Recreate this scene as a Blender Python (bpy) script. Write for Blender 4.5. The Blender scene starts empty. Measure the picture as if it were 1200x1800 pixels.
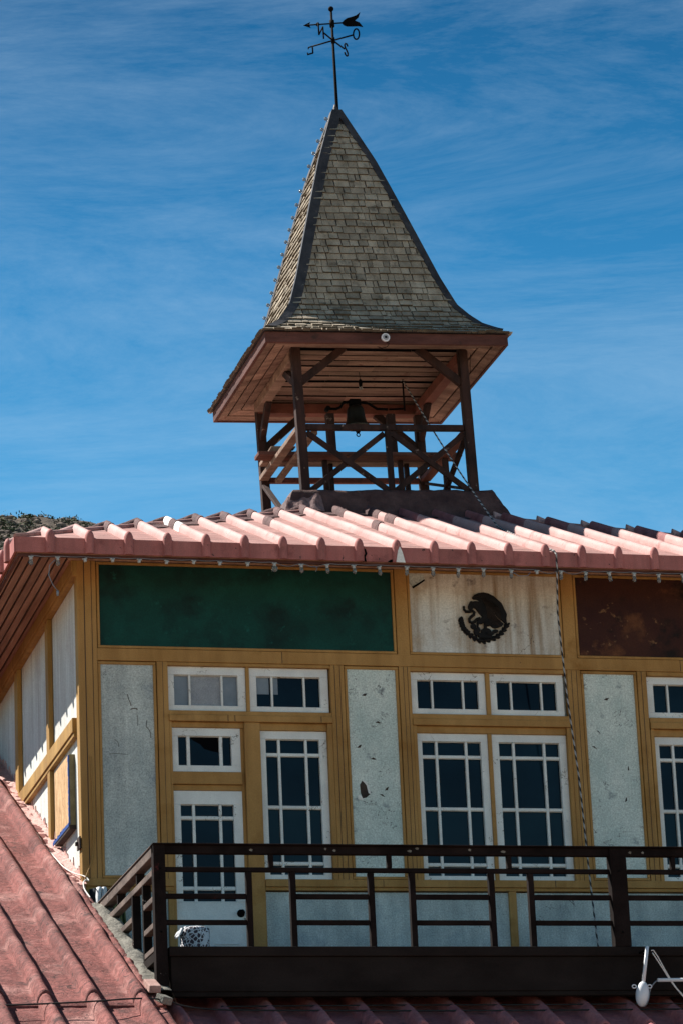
import bpy, bmesh, math, random
from mathutils import Vector, Matrix, noise
from mathutils.geometry import tessellate_polygon
random.seed(7)
R = math.radians
S = bpy.context.scene
COL = S.collection

# ------------------------------------------------------------------ camera
cam = bpy.data.cameras.new('camera')
cam.sensor_fit = 'VERTICAL'; cam.sensor_height = 36.0; cam.lens = 120.0
cam.clip_start = 0.5; cam.clip_end = 6000
co = bpy.data.objects.new('camera', cam); COL.objects.link(co)
CAM = Vector((-6.073, -34.423, -5.516))
yaw, pitch, roll = R(14.659), R(17.003), R(2.555)
fw = Vector((math.sin(yaw)*math.cos(pitch), math.cos(yaw)*math.cos(pitch), math.sin(pitch)))
rt0 = Vector((math.cos(yaw), -math.sin(yaw), 0)); dn0 = fw.cross(rt0)
rt = rt0*math.cos(roll) + dn0*math.sin(roll)
up = rt0*math.sin(roll) - dn0*math.cos(roll)
m3 = Matrix((rt, up, -fw)).transposed()
co.matrix_world = Matrix.Translation(CAM) @ m3.to_4x4()
S.camera = co
S.render.resolution_x = 682; S.render.resolution_y = 1024

# ------------------------------------------------------------------ light
SUN = Vector((-1.0, 0.894, 1.55)).normalized()
sl = bpy.data.lights.new('sun', 'SUN'); sl.energy = 5.0; sl.angle = R(0.5); sl.color = (1.0, 0.95, 0.87)
so = bpy.data.objects.new('sun', sl); COL.objects.link(so)
so.rotation_euler = SUN.to_track_quat('Z', 'Y').to_euler(); so.location = (-20, 15, 40)
S.view_settings.view_transform = 'Standard'; S.view_settings.look = 'None'
S.view_settings.exposure = 1.1; S.view_settings.gamma = 1.0

W = bpy.data.worlds.new('World'); S.world = W; W.use_nodes = True
nt = W.node_tree; nt.nodes.clear()
def WN(t, **k):
    n = nt.nodes.new(t)
    for a, b in k.items(): setattr(n, a, b)
    return n
sky = WN('ShaderNodeTexSky', sky_type='NISHITA', sun_disc=False)
sky.sun_elevation = math.asin(SUN.z); sky.sun_rotation = math.atan2(SUN.x, SUN.y)
sky.altitude = 800; sky.air_density = 1.0; sky.dust_density = 0.4; sky.ozone_density = 3.0
tc = WN('ShaderNodeTexCoord')
sx_ = WN('ShaderNodeSeparateXYZ'); nt.links.new(tc.outputs['Generated'], sx_.inputs[0])
tr_ = WN('ShaderNodeValToRGB'); nt.links.new(sx_.outputs['Z'], tr_.inputs[0])
tr_.color_ramp.elements[0].position = 0.22; tr_.color_ramp.elements[1].position = 0.46
tr_.color_ramp.elements[0].color = (0.50, 0.85, 0.84, 1); tr_.color_ramp.elements[1].color = (0.030, 0.235, 0.34, 1)
for p_, c_ in ((0.30, (0.29, 0.69, 0.74, 1)), (0.36, (0.125, 0.51, 0.62, 1))):
    e_ = tr_.color_ramp.elements.new(p_); e_.color = c_
hs = WN('ShaderNodeMix', data_type='RGBA', blend_type='MULTIPLY'); hs.inputs['Factor'].default_value = 1.0
nt.links.new(sky.outputs[0], hs.inputs['A']); nt.links.new(tr_.outputs[0], hs.inputs['B'])
mp = WN('ShaderNodeMapping'); mp.inputs['Rotation'].default_value = (R(16), R(30), R(-20)); mp.inputs['Scale'].default_value = (3.0, 3.0, 15); mp.inputs['Location'].default_value = (0.7, 1.9, 3.6)
nt.links.new(tc.outputs['Generated'], mp.inputs[0])
nz = WN('ShaderNodeTexNoise'); nz.inputs['Scale'].default_value = 1.6; nz.inputs['Detail'].default_value = 9; nz.inputs['Roughness'].default_value = 0.74; nz.inputs['Distortion'].default_value = 0.5
nt.links.new(mp.outputs[0], nz.inputs['Vector'])
cr = WN('ShaderNodeValToRGB'); cr.color_ramp.elements[0].position = 0.40; cr.color_ramp.elements[1].position = 0.82
cr.color_ramp.elements[0].color = (0, 0, 0, 1); cr.color_ramp.elements[1].color = (0.29, 0.29, 0.29, 1)
nt.links.new(nz.outputs[0], cr.inputs[0])
mx = WN('ShaderNodeMix', data_type='RGBA'); mx.inputs['B'].default_value = (3.6, 4.7, 5.6, 1)
nt.links.new(cr.outputs[0], mx.inputs['Factor']); nt.links.new(hs.outputs['Result'], mx.inputs['A'])
bg = WN('ShaderNodeBackground'); bg.inputs['Strength'].default_value = 0.085
nt.links.new(mx.outputs['Result'], bg.inputs['Color'])
wo = WN('ShaderNodeOutputWorld'); nt.links.new(bg.outputs[0], wo.inputs[0])

# ------------------------------------------------------------------ materials
MATS = {}
def mat(name, c1, c2, scale=3.0, stretch=(1, 1, 1), rough=0.75, bump=0.25, bscale=40, bstretch=(1, 1, 1), island=0.0,
        spots=None, cracks=None, drips=None, streaks=None, spec=0.25, grain=0.16, metal=0.0, ramp=(0.34, 0.66), bdist=0.01, fine=0.0):
    m = bpy.data.materials.new(name); m.use_nodes = True; n = m.node_tree; n.nodes.clear()
    def N(t, **k):
        x = n.nodes.new(t)
        for a, b in k.items(): setattr(x, a, b)
        return x
    L = n.links.new
    out = N('ShaderNodeOutputMaterial'); bs = N('ShaderNodeBsdfPrincipled'); L(bs.outputs[0], out.inputs[0])
    bs.inputs['Roughness'].default_value = rough; bs.inputs['Specular IOR Level'].default_value = spec; bs.inputs['Metallic'].default_value = metal
    t = N('ShaderNodeTexCoord')
    def noi(sc, st, det=6, ro=0.6, off=0.0, dist=0.0):
        p = N('ShaderNodeMapping'); p.inputs['Scale'].default_value = st; p.inputs['Location'].default_value = (off, off*1.7, off*0.6)
        L(t.outputs['Object'], p.inputs[0])
        q = N('ShaderNodeTexNoise'); q.inputs['Scale'].default_value = sc; q.inputs['Detail'].default_value = det; q.inputs['Roughness'].default_value = ro; q.inputs['Distortion'].default_value = dist
        L(p.outputs[0], q.inputs['Vector']); return q.outputs[0]
    def ramp_(v, a, b, ca, cb):
        r = N('ShaderNodeValToRGB'); r.color_ramp.elements[0].position = a; r.color_ramp.elements[1].position = b
        r.color_ramp.elements[0].color = (*ca, 1); r.color_ramp.elements[1].color = (*cb, 1); L(v, r.inputs[0]); return r.outputs[0]
    def mixc(f, a, b, mode='MIX'):
        x = N('ShaderNodeMix', data_type='RGBA', blend_type=mode)
        for s, v in (('Factor', f), ('A', a), ('B', b)):
            if isinstance(v, (int, float)): x.inputs[s].default_value = v
            elif isinstance(v, tuple): x.inputs[s].default_value = (*v, 1)
            else: L(v, x.inputs[s])
        return x.outputs['Result']
    c = ramp_(noi(scale, stretch), ramp[0], ramp[1], c1, c2)
    if drips:      # (colour, amount) vertical run-off stains
        f = ramp_(noi(1.0, (9, 9, 0.55), 4, 0.55, 3.1), 0.42, 0.72, (0, 0, 0), (drips[1],)*3)
        c = mixc(f, c, drips[0])
    if streaks:    # dirt lying across the trays
        f = ramp_(noi(1.0, (1.6, 11, 0.5), 7, 0.68, 7.7), 0.53, 0.64, (0, 0, 0), (streaks[1],)*3)
        c = mixc(f, c, streaks[0])
    if spots:      # list of (colour, scale, threshold, softness)
        for i, (sc_, ss, th, so_) in enumerate(spots):
            c = mixc(ramp_(noi(ss, (1, 1, 1), 7, 0.62, 5.3+3*i), th, th+so_, (0, 0, 0), (1, 1, 1)), c, sc_)
    if cracks:     # (colour, scale, width, coverage)
        v = noi(cracks[1], (1, 1, 1), 5, 0.55, 9.2, 0.8)
        a = N('ShaderNodeMath', operation='SUBTRACT'); L(v, a.inputs[0]); a.inputs[1].default_value = 0.5
        b = N('ShaderNodeMath', operation='ABSOLUTE'); L(a.outputs[0], b.inputs[0])
        k = N('ShaderNodeMath', operation='LESS_THAN'); L(b.outputs[0], k.inputs[0]); k.inputs[1].default_value = cracks[2]
        g = N('ShaderNodeMath', operation='GREATER_THAN'); L(noi(cracks[1]*0.55, (1, 1, 1), 3, 0.5, 14.0), g.inputs[0]); g.inputs[1].default_value = cracks[3]
        h = N('ShaderNodeMath', operation='MULTIPLY'); L(k.outputs[0], h.inputs[0]); L(g.outputs[0], h.inputs[1])
        c = mixc(h.outputs[0], c, cracks[0])
    if island:
        ge = N('ShaderNodeNewGeometry'); mr = N('ShaderNodeMapRange'); mr.inputs['To Min'].default_value = 1-island; mr.inputs['To Max'].default_value = 1+island
        L(ge.outputs['Random Per Island'], mr.inputs['Value'])
        hsv = N('ShaderNodeHueSaturation'); L(mr.outputs[0], hsv.inputs['Value']); L(c, hsv.inputs['Color']); c = hsv.outputs[0]
    if grain:
        gr = ramp_(noi(bscale*2.2, bstretch, 3, 0.7, 2.0), 0.3, 0.7, (1-grain*1.6,)*3, (1+grain*0.6,)*3)
        c = mixc(1.0, c, gr, 'MULTIPLY')
    L(c, bs.inputs['Base Color'])
    if bump:
        bp = N('ShaderNodeBump'); bp.inputs['Strength'].default_value = bump; bp.inputs['Distance'].default_value = bdist
        hgt = noi(bscale, bstretch, 9 if fine else 6, 0.72 if fine else 0.65, 1.0, fine)
        L(hgt, bp.inputs['Height']); L(bp.outputs[0], bs.inputs['Normal'])
    MATS[name] = m; return m

ochre = mat('ochre_paint', (0.35, 0.178, 0.050), (0.48, 0.26, 0.085), 2.2, (1, 1, 0.4), 0.7, 0.25, 55,
            spots=[((0.13, 0.06, 0.02), 21, 0.735, 0.02), ((0.30, 0.14, 0.032), 2.5, 0.56, 0.16)], drips=((0.22, 0.10, 0.028), 0.35))
ochre_side = mat('ochre_wood', (0.33, 0.18, 0.045), (0.47, 0.28, 0.09), 3, (1, 0.5, 0.3), 0.7, 0.3, 60,
            spots=[((0.10, 0.05, 0.02), 9, 0.70, 0.06)], drips=((0.15, 0.075, 0.025), 0.5))
plaster = mat('white_plaster', (0.40, 0.44, 0.43), (0.64, 0.67, 0.63), 2.6, (1, 1, 0.7), 0.9, 0.6, 30, grain=0.28,
              drips=((0.27, 0.29, 0.29), 0.45), spots=[((0.34, 0.38, 0.40), 3.0, 0.56, 0.16), ((0.55, 0.60, 0.58), 7.0, 0.62, 0.1)], cracks=((0.16, 0.16, 0.16), 2.6, 0.0022, 0.62))
peeling = mat('peeling_plaster', (0.52, 0.60, 0.56), (0.72, 0.76, 0.70), 3.2, (1, 1, 0.7), 0.9, 0.7, 26, grain=0.26,
              spots=[((0.33, 0.37, 0.37), 6.0, 0.60, 0.10), ((0.13, 0.12, 0.12), 9.0, 0.715, 0.01)], cracks=((0.12, 0.115, 0.115), 6.5, 0.006, 0.56))
side_plaster = mat('side_plaster', (0.60, 0.61, 0.57), (0.72, 0.73, 0.69), 2.2, (1, 1, 0.5), 0.9, 0.35, 34, drips=((0.40, 0.36, 0.34), 0.65), grain=0.2, spots=[((0.45, 0.44, 0.42), 20, 0.70, 0.04), ((0.50, 0.46, 0.43), 1.8, 0.55, 0.2)])
greenp = mat('green_panel', (0.0015, 0.036, 0.029), (0.003, 0.062, 0.050), 1.6, (1, 1, 1), 0.75, 0.3, 30, spots=[((0.0015, 0.018, 0.016), 2.2, 0.48, 0.20), ((0.006, 0.085, 0.07), 9, 0.64, 0.1)])
redp = mat('maroon_panel', (0.034, 0.008, 0.007), (0.060, 0.018, 0.010), 2.0, (1, 1, 1), 0.75, 0.3, 30,
           spots=[((0.20, 0.075, 0.028), 2.6, 0.54, 0.22), ((0.012, 0.005, 0.004), 3.3, 0.55, 0.12), ((0.34, 0.17, 0.075), 7, 0.62, 0.14)])
stained = mat('stained_plaster', (0.62, 0.60, 0.56), (0.72, 0.70, 0.66), 2.0, (1, 1, 0.6), 0.9, 0.4, 30,
              drips=((0.24, 0.145, 0.07), 0.92), spots=[((0.17, 0.145, 0.14), 4.2, 0.595, 0.10), ((0.42, 0.33, 0.235), 1.7, 0.50, 0.2)], cracks=((0.14, 0.11, 0.09), 1.6, 0.002, 0.60))
whitew = mat('white_window_paint', (0.68, 0.665, 0.64), (0.82, 0.81, 0.775), 4, (1, 1, 1), 0.65, 0.25, 60, spots=[((0.33, 0.34, 0.36), 9, 0.68, 0.07)], cracks=((0.2, 0.16, 0.12), 6, 0.006, 0.6))
pink = mat('pink_roof_paint', (0.39, 0.225, 0.205), (0.53, 0.33, 0.308), 2.5, (1, 0.6, 1), 0.7, 0.25, 30,
           spots=[((0.36, 0.16, 0.145), 3.5, 0.60, 0.10), ((0.10, 0.06, 0.055), 14, 0.67, 0.03), ((0.74, 0.55, 0.50), 8, 0.68, 0.08)])
maroonc = mat('maroon_rib_ends', (0.20, 0.066, 0.066), (0.32, 0.12, 0.118), 4, rough=0.75, bump=0.5, bscale=16, bdist=0.02)
panm = mat('pink_pan_paint', (0.33, 0.165, 0.145), (0.47, 0.26, 0.232), 2.2, (1, 1, 1), 0.8, 0.4, 30, spots=[((0.28, 0.15, 0.13), 3.4, 0.57, 0.14)], drips=None, streaks=((0.13, 0.075, 0.065), 0.8))
pinkf = mat('pink_fascia_paint', (0.36, 0.118, 0.105), (0.46, 0.165, 0.148), 2.5, (1, 1, 1), 0.7, 0.2, 40,
            spots=[((0.24, 0.08, 0.072), 3.5, 0.55, 0.15), ((0.05, 0.03, 0.028), 14, 0.67, 0.02)], drips=((0.22, 0.09, 0.08), 0.6))
pinkw = mat('pink_splash_paint', (0.58, 0.33, 0.30), (0.68, 0.43, 0.39), 6, (1, 1, 1), 0.85, 0.9, 20, bdist=0.03)
redroof = mat('red_roof_coating', (0.165, 0.046, 0.040), (0.31, 0.098, 0.084), 2.4, (1, 0.8, 1), 0.8, 0.7, 9, (1.0, 1.0, 1),
              spots=[((0.42, 0.20, 0.175), 1.7, 0.53, 0.14), ((0.08, 0.027, 0.025), 4, 0.58, 0.10), ((0.40, 0.24, 0.22), 14, 0.68, 0.05)], cracks=((0.07, 0.024, 0.022), 2.2, 0.0045, 0.40), bdist=0.06, grain=0.3, fine=0.9)
tarpatch = mat('maroon_membrane', (0.065, 0.03, 0.03), (0.15, 0.075, 0.072), 5, (1, 1, 1), 0.8, 0.9, 14, bdist=0.03, spots=[((0.32, 0.21, 0.19), 7, 0.64, 0.1)])
foldm = mat('faded_membrane', (0.12, 0.065, 0.062), (0.27, 0.17, 0.16), 5, (2.5, 2.5, 0.6), 0.8, 0.6, 14, bdist=0.03)
tar = mat('tar_membrane', (0.048, 0.022, 0.020), (0.105, 0.056, 0.050), 4, (1, 1, 1), 0.65, 0.8, 11, bdist=0.03, spots=[((0.3, 0.26, 0.25), 8, 0.70, 0.06)])
whitep = mat('white_patch_paint', (0.72, 0.70, 0.66), (0.82, 0.80, 0.77), 6, rough=0.7)
soffitw = mat('soffit_boards', (0.26, 0.14, 0.095), (0.46, 0.27, 0.19), 2.2, (4, 0.4, 4), 0.8, 0.4, 30, (4, 0.5, 4), island=0.25)
belfw = mat('belfry_soffit_boards', (0.15, 0.095, 0.07), (0.34, 0.24, 0.18), 2.5, (0.5, 3, 3), 0.85, 0.5, 28, (1, 1, 1), island=0.28, spots=[((0.15, 0.07, 0.05), 7, 0.58, 0.12)])
darkw = mat('dark_weathered_wood', (0.014, 0.0062, 0.0048), (0.052, 0.023, 0.017), 4, (2, 2, 0.5), 0.8, 0.5, 26, (3, 3, 1), island=0.15,
            spots=[((0.26, 0.19, 0.155), 11, 0.645, 0.05)])
plankw = mat('dark_red_planks', (0.075, 0.028, 0.02), (0.17, 0.07, 0.05), 4, (0.5, 2, 2), 0.85, 0.5, 26, spots=[((0.04, 0.02, 0.015), 6, 0.60, 0.1)])
redw = mat('red_painted_wood', (0.11, 0.034, 0.024), (0.20, 0.072, 0.05), 4, (1, 1, 1), 0.8, 0.4, 26, spots=[((0.08, 0.035, 0.025), 6, 0.60, 0.1)])
fasciaw = mat('belfry_fascia_wood', (0.055, 0.019, 0.015), (0.12, 0.048, 0.038), 3.5, (0.5, 0.5, 2), 0.8, 0.5, 26, (0.5, 0.5, 3), spots=[((0.05, 0.025, 0.02), 6, 0.60, 0.08), ((0.45, 0.38, 0.34), 9, 0.735, 0.02)])
shing = mat('grey_shingles', (0.25, 0.205, 0.15), (0.42, 0.35, 0.265), 7, (1, 1, 0.4), 0.9, 0.7, 34, (2.2, 2.2, 0.35), island=0.26, spots=[((0.06, 0.05, 0.036), 5.5, 0.56, 0.16)], grain=0.28)
butt = mat('shaded_shingle_butts', (0.05, 0.04, 0.03), (0.10, 0.08, 0.055), 9, rough=0.95)  # dark end grain, deepened to stand for the shadow under each course
flash = mat('black_hip_flashing', (0.022, 0.022, 0.026), (0.052, 0.052, 0.058), 5, rough=0.6, bump=0.5, bscale=18)
frontroof = mat('front_roof_brightened', (0.34, 0.11, 0.115), (0.48, 0.18, 0.175), 2.4, rough=0.8, bump=0.7, bscale=7, bdist=0.05, spots=[((0.16, 0.06, 0.06), 4, 0.58, 0.14)])  # lighter than the lower roof, brightening put in where the balcony shades it
railw = mat('dark_railing_wood', (0.007, 0.0045, 0.004), (0.017, 0.011, 0.010), 4, (1, 1, 1), 0.85, 0.4, 30, spec=0.08, spots=[((0.36, 0.31, 0.28), 9, 0.70, 0.02), ((0.10, 0.02, 0.02), 4, 0.68, 0.08)])
beamw = mat('dark_balcony_boards', (0.013, 0.0095, 0.0085), (0.024, 0.018, 0.016), 3, (0.5, 1, 1), 0.9, 0.3, 40, spec=0.06, spots=[((0.4, 0.37, 0.35), 16, 0.78, 0.01)])
iron = mat('black_iron', (0.002, 0.002, 0.0025), (0.005, 0.0045, 0.0045), 9, rough=0.8, bump=0.2, spec=0.05, spots=[((0.07, 0.025, 0.018), 18, 0.68, 0.05)])
bronze = mat('dark_bronze', (0.006, 0.008, 0.007), (0.016, 0.018, 0.014), 9, rough=0.5, bump=0.2, metal=0.5, spec=0.5)
embl = mat('black_emblem_metal', (0.005, 0.004, 0.005), (0.011, 0.009, 0.009), 20, rough=0.6, spec=0.15, bump=0.4, bscale=60)
emb2 = mat('dark_feather_relief', (0.024, 0.016, 0.013), (0.042, 0.029, 0.024), 20, rough=0.6, spec=0.15, bump=0.4, bscale=60)
mortar = mat('grey_mortar', (0.13, 0.122, 0.105), (0.25, 0.235, 0.20), 6, rough=0.95, bump=1.0, bscale=18, bdist=0.03)
brickm = mat('pink_brick', (0.34, 0.19, 0.16), (0.46, 0.29, 0.25), 6, rough=0.9, bump=0.6, bscale=30)
ply = mat('oriented_strand_board', (0.42, 0.24, 0.11), (0.66, 0.44, 0.24), 16, (1, 1, 0.35), 0.8, 0.5, 40, (1, 1, 0.4), spots=[((0.30, 0.16, 0.07), 22, 0.60, 0.06)])
olive = mat('olive_casing_paint', (0.17, 0.14, 0.07), (0.24, 0.20, 0.11), 8, rough=0.7)
bluet = mat('blue_tape', (0.015, 0.06, 0.24), (0.03, 0.10, 0.34), 20, rough=0.6)
darkin = mat('dark_board', (0.03, 0.02, 0.018), (0.07, 0.045, 0.035), 8, rough=0.8)
sockm = mat('dirty_socket', (0.34, 0.34, 0.33), (0.48, 0.48, 0.46), 30, rough=0.6, bump=0.05)
plast = mat('white_plastic', (0.60, 0.61, 0.64), (0.68, 0.69, 0.71), 6, rough=0.45, bump=0.05, grain=0.03, spec=0.5)
cablew = mat('white_cable', (0.62, 0.60, 0.56), (0.72, 0.70, 0.66), 20, rough=0.6, bump=0)
cableb = mat('black_cable', (0.012, 0.012, 0.013), (0.02, 0.02, 0.02), 20, rough=0.6, bump=0)
ropew = mat('white_rope', (0.32, 0.31, 0.30), (0.44, 0.42, 0.41), 60, rough=0.9, bump=0.4, bscale=200)
ropeb = mat('black_rope', (0.02, 0.02, 0.024), (0.04, 0.04, 0.045), 60, rough=0.9, bump=0.4, bscale=200)
curtain = mat('grey_curtain', (0.15, 0.17, 0.20), (0.21, 0.235, 0.265), 5, rough=0.35, bump=0.05, grain=0.05, spec=0.4)
curtainl = mat('pale_paper', (0.27, 0.28, 0.31), (0.34, 0.35, 0.37), 9, rough=0.5, bump=0.05, grain=0.2)
groundm = mat('dusty_ground', (0.32, 0.235, 0.155), (0.42, 0.32, 0.22), 0.15, rough=0.95, bump=0.4, bscale=2)
hillm = mat('hill_earth', (0.05, 0.038, 0.028), (0.12, 0.09, 0.066), 0.35, rough=0.95, bump=0.8, bscale=1.5, bdist=0.3, spots=[((0.035, 0.032, 0.02), 0.7, 0.55, 0.06)])
rockm = mat('hill_rock', (0.06, 0.048, 0.038), (0.20, 0.155, 0.125), 0.8, rough=0.95, bump=0.6, bscale=3, island=0.45, bdist=0.1)
scrubm = mat('scrub_leaves', (0.022, 0.03, 0.012), (0.06, 0.075, 0.028), 1.0, rough=0.9, bump=0, island=0.4)
floral = mat('floral_cloth', (0.66, 0.67, 0.70), (0.76, 0.77, 0.80), 5, rough=0.9, bump=0.3, bscale=60)
def _floral(n):
    p = n.nodes['Principled BSDF']; src = p.inputs['Base Color'].links[0].from_socket; t = [x for x in n.nodes if x.type == 'TEX_COORD'][0]
    v1 = n.nodes.new('ShaderNodeTexVoronoi'); v1.feature = 'DISTANCE_TO_EDGE'; v1.inputs['Scale'].default_value = 26
    v2 = n.nodes.new('ShaderNodeTexVoronoi'); v2.inputs['Scale'].default_value = 8.5
    for v in (v1, v2): n.links.new(t.outputs['Object'], v.inputs['Vector'])
    a = n.nodes.new('ShaderNodeMath'); a.operation = 'GREATER_THAN'; a.inputs[1].default_value = 0.10; n.links.new(v1.outputs['Distance'], a.inputs[0])
    b = n.nodes.new('ShaderNodeMath'); b.operation = 'LESS_THAN'; b.inputs[1].default_value = 0.72; n.links.new(v2.outputs['Distance'], b.inputs[0])
    c = n.nodes.new('ShaderNodeMath'); c.operation = 'MULTIPLY'; n.links.new(a.outputs[0], c.inputs[0]); n.links.new(b.outputs[0], c.inputs[1])
    m = n.nodes.new('ShaderNodeMix'); m.data_type = 'RGBA'; m.inputs['B'].default_value = (0.07, 0.052, 0.065, 1); n.links.new(c.outputs[0], m.inputs['Factor']); n.links.new(src, m.inputs['A']); n.links.new(m.outputs['Result'], p.inputs['Base Color'])
_floral(floral.node_tree)
clothd = mat('dark_cloth', (0.010, 0.015, 0.022), (0.03, 0.04, 0.05), 8, rough=0.95, bump=0.4)
clothw = mat('white_cloth', (0.55, 0.57, 0.60), (0.68, 0.70, 0.72), 8, rough=0.95, bump=0.4)
clotho = mat('olive_cloth', (0.08, 0.09, 0.03), (0.16, 0.16, 0.07), 8, rough=0.95, bump=0.4)
lowwall = mat('lower_storey_plaster', (0.50, 0.47, 0.42), (0.60, 0.57, 0.52), 2, rough=0.9)

def glassmat():
    m = bpy.data.materials.new('dark_glass'); m.use_nodes = True; n = m.node_tree
    b = n.nodes['Principled BSDF']; b.inputs['Base Color'].default_value = (0.0010, 0.0040, 0.0088, 1)
    b.inputs['Roughness'].default_value = 0.06; b.inputs['Specular IOR Level'].default_value = 0.16
    t = n.nodes.new('ShaderNodeTexCoord'); q = n.nodes.new('ShaderNodeTexNoise'); q.inputs['Scale'].default_value = 2.3; q.inputs['Detail'].default_value = 2
    q2 = n.nodes.new('ShaderNodeTexNoise'); q2.inputs['Scale'].default_value = 1.3; q2.inputs['Detail'].default_value = 4; n.links.new(t.outputs['Object'], q2.inputs['Vector'])
    rp = n.nodes.new('ShaderNodeValToRGB'); rp.color_ramp.elements[0].position = 0.38; rp.color_ramp.elements[1].position = 0.68
    rp.color_ramp.elements[0].color = (0.0006, 0.0022, 0.0055, 1); rp.color_ramp.elements[1].color = (0.0030, 0.0115, 0.020, 1); n.links.new(q2.outputs[0], rp.inputs[0]); n.links.new(rp.outputs[0], b.inputs['Base Color'])
    bp = n.nodes.new('ShaderNodeBump'); bp.inputs['Strength'].default_value = 0.12; bp.inputs['Distance'].default_value = 0.02
    n.links.new(t.outputs['Object'], q.inputs['Vector']); n.links.new(q.outputs[0], bp.inputs['Height']); n.links.new(bp.outputs[0], b.inputs['Normal'])
    return m
glass = glassmat(); glass_low = glass.copy(); glass_low.name = 'dark_glass_lower'  # slightly lighter teal for the lower pane rows
_r = [x for x in glass_low.node_tree.nodes if x.type == 'VALTORGB'][0]; _r.color_ramp.elements[0].color = (0.0035, 0.012, 0.018, 1); _r.color_ramp.elements[1].color = (0.0065, 0.020, 0.028, 1)
void = bpy.data.materials.new('black_interior'); void.use_nodes = True
void.node_tree.nodes['Principled BSDF'].inputs['Base Color'].default_value = (0.004, 0.004, 0.005, 1); void.node_tree.nodes['Principled BSDF'].inputs['Roughness'].default_value = 0.9
void.node_tree.nodes['Principled BSDF'].inputs['Specular IOR Level'].default_value = 0.0
def bulbmat():
    m = bpy.data.materials.new('bulb_glass'); m.use_nodes = True
    b = m.node_tree.nodes['Principled BSDF']; b.inputs['Base Color'].default_value = (0.42, 0.43, 0.42, 1); b.inputs['Roughness'].default_value = 0.12
    b.inputs['Transmission Weight'].default_value = 0.75; b.inputs['IOR'].default_value = 1.25; return m
bulbg = bulbmat()

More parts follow.
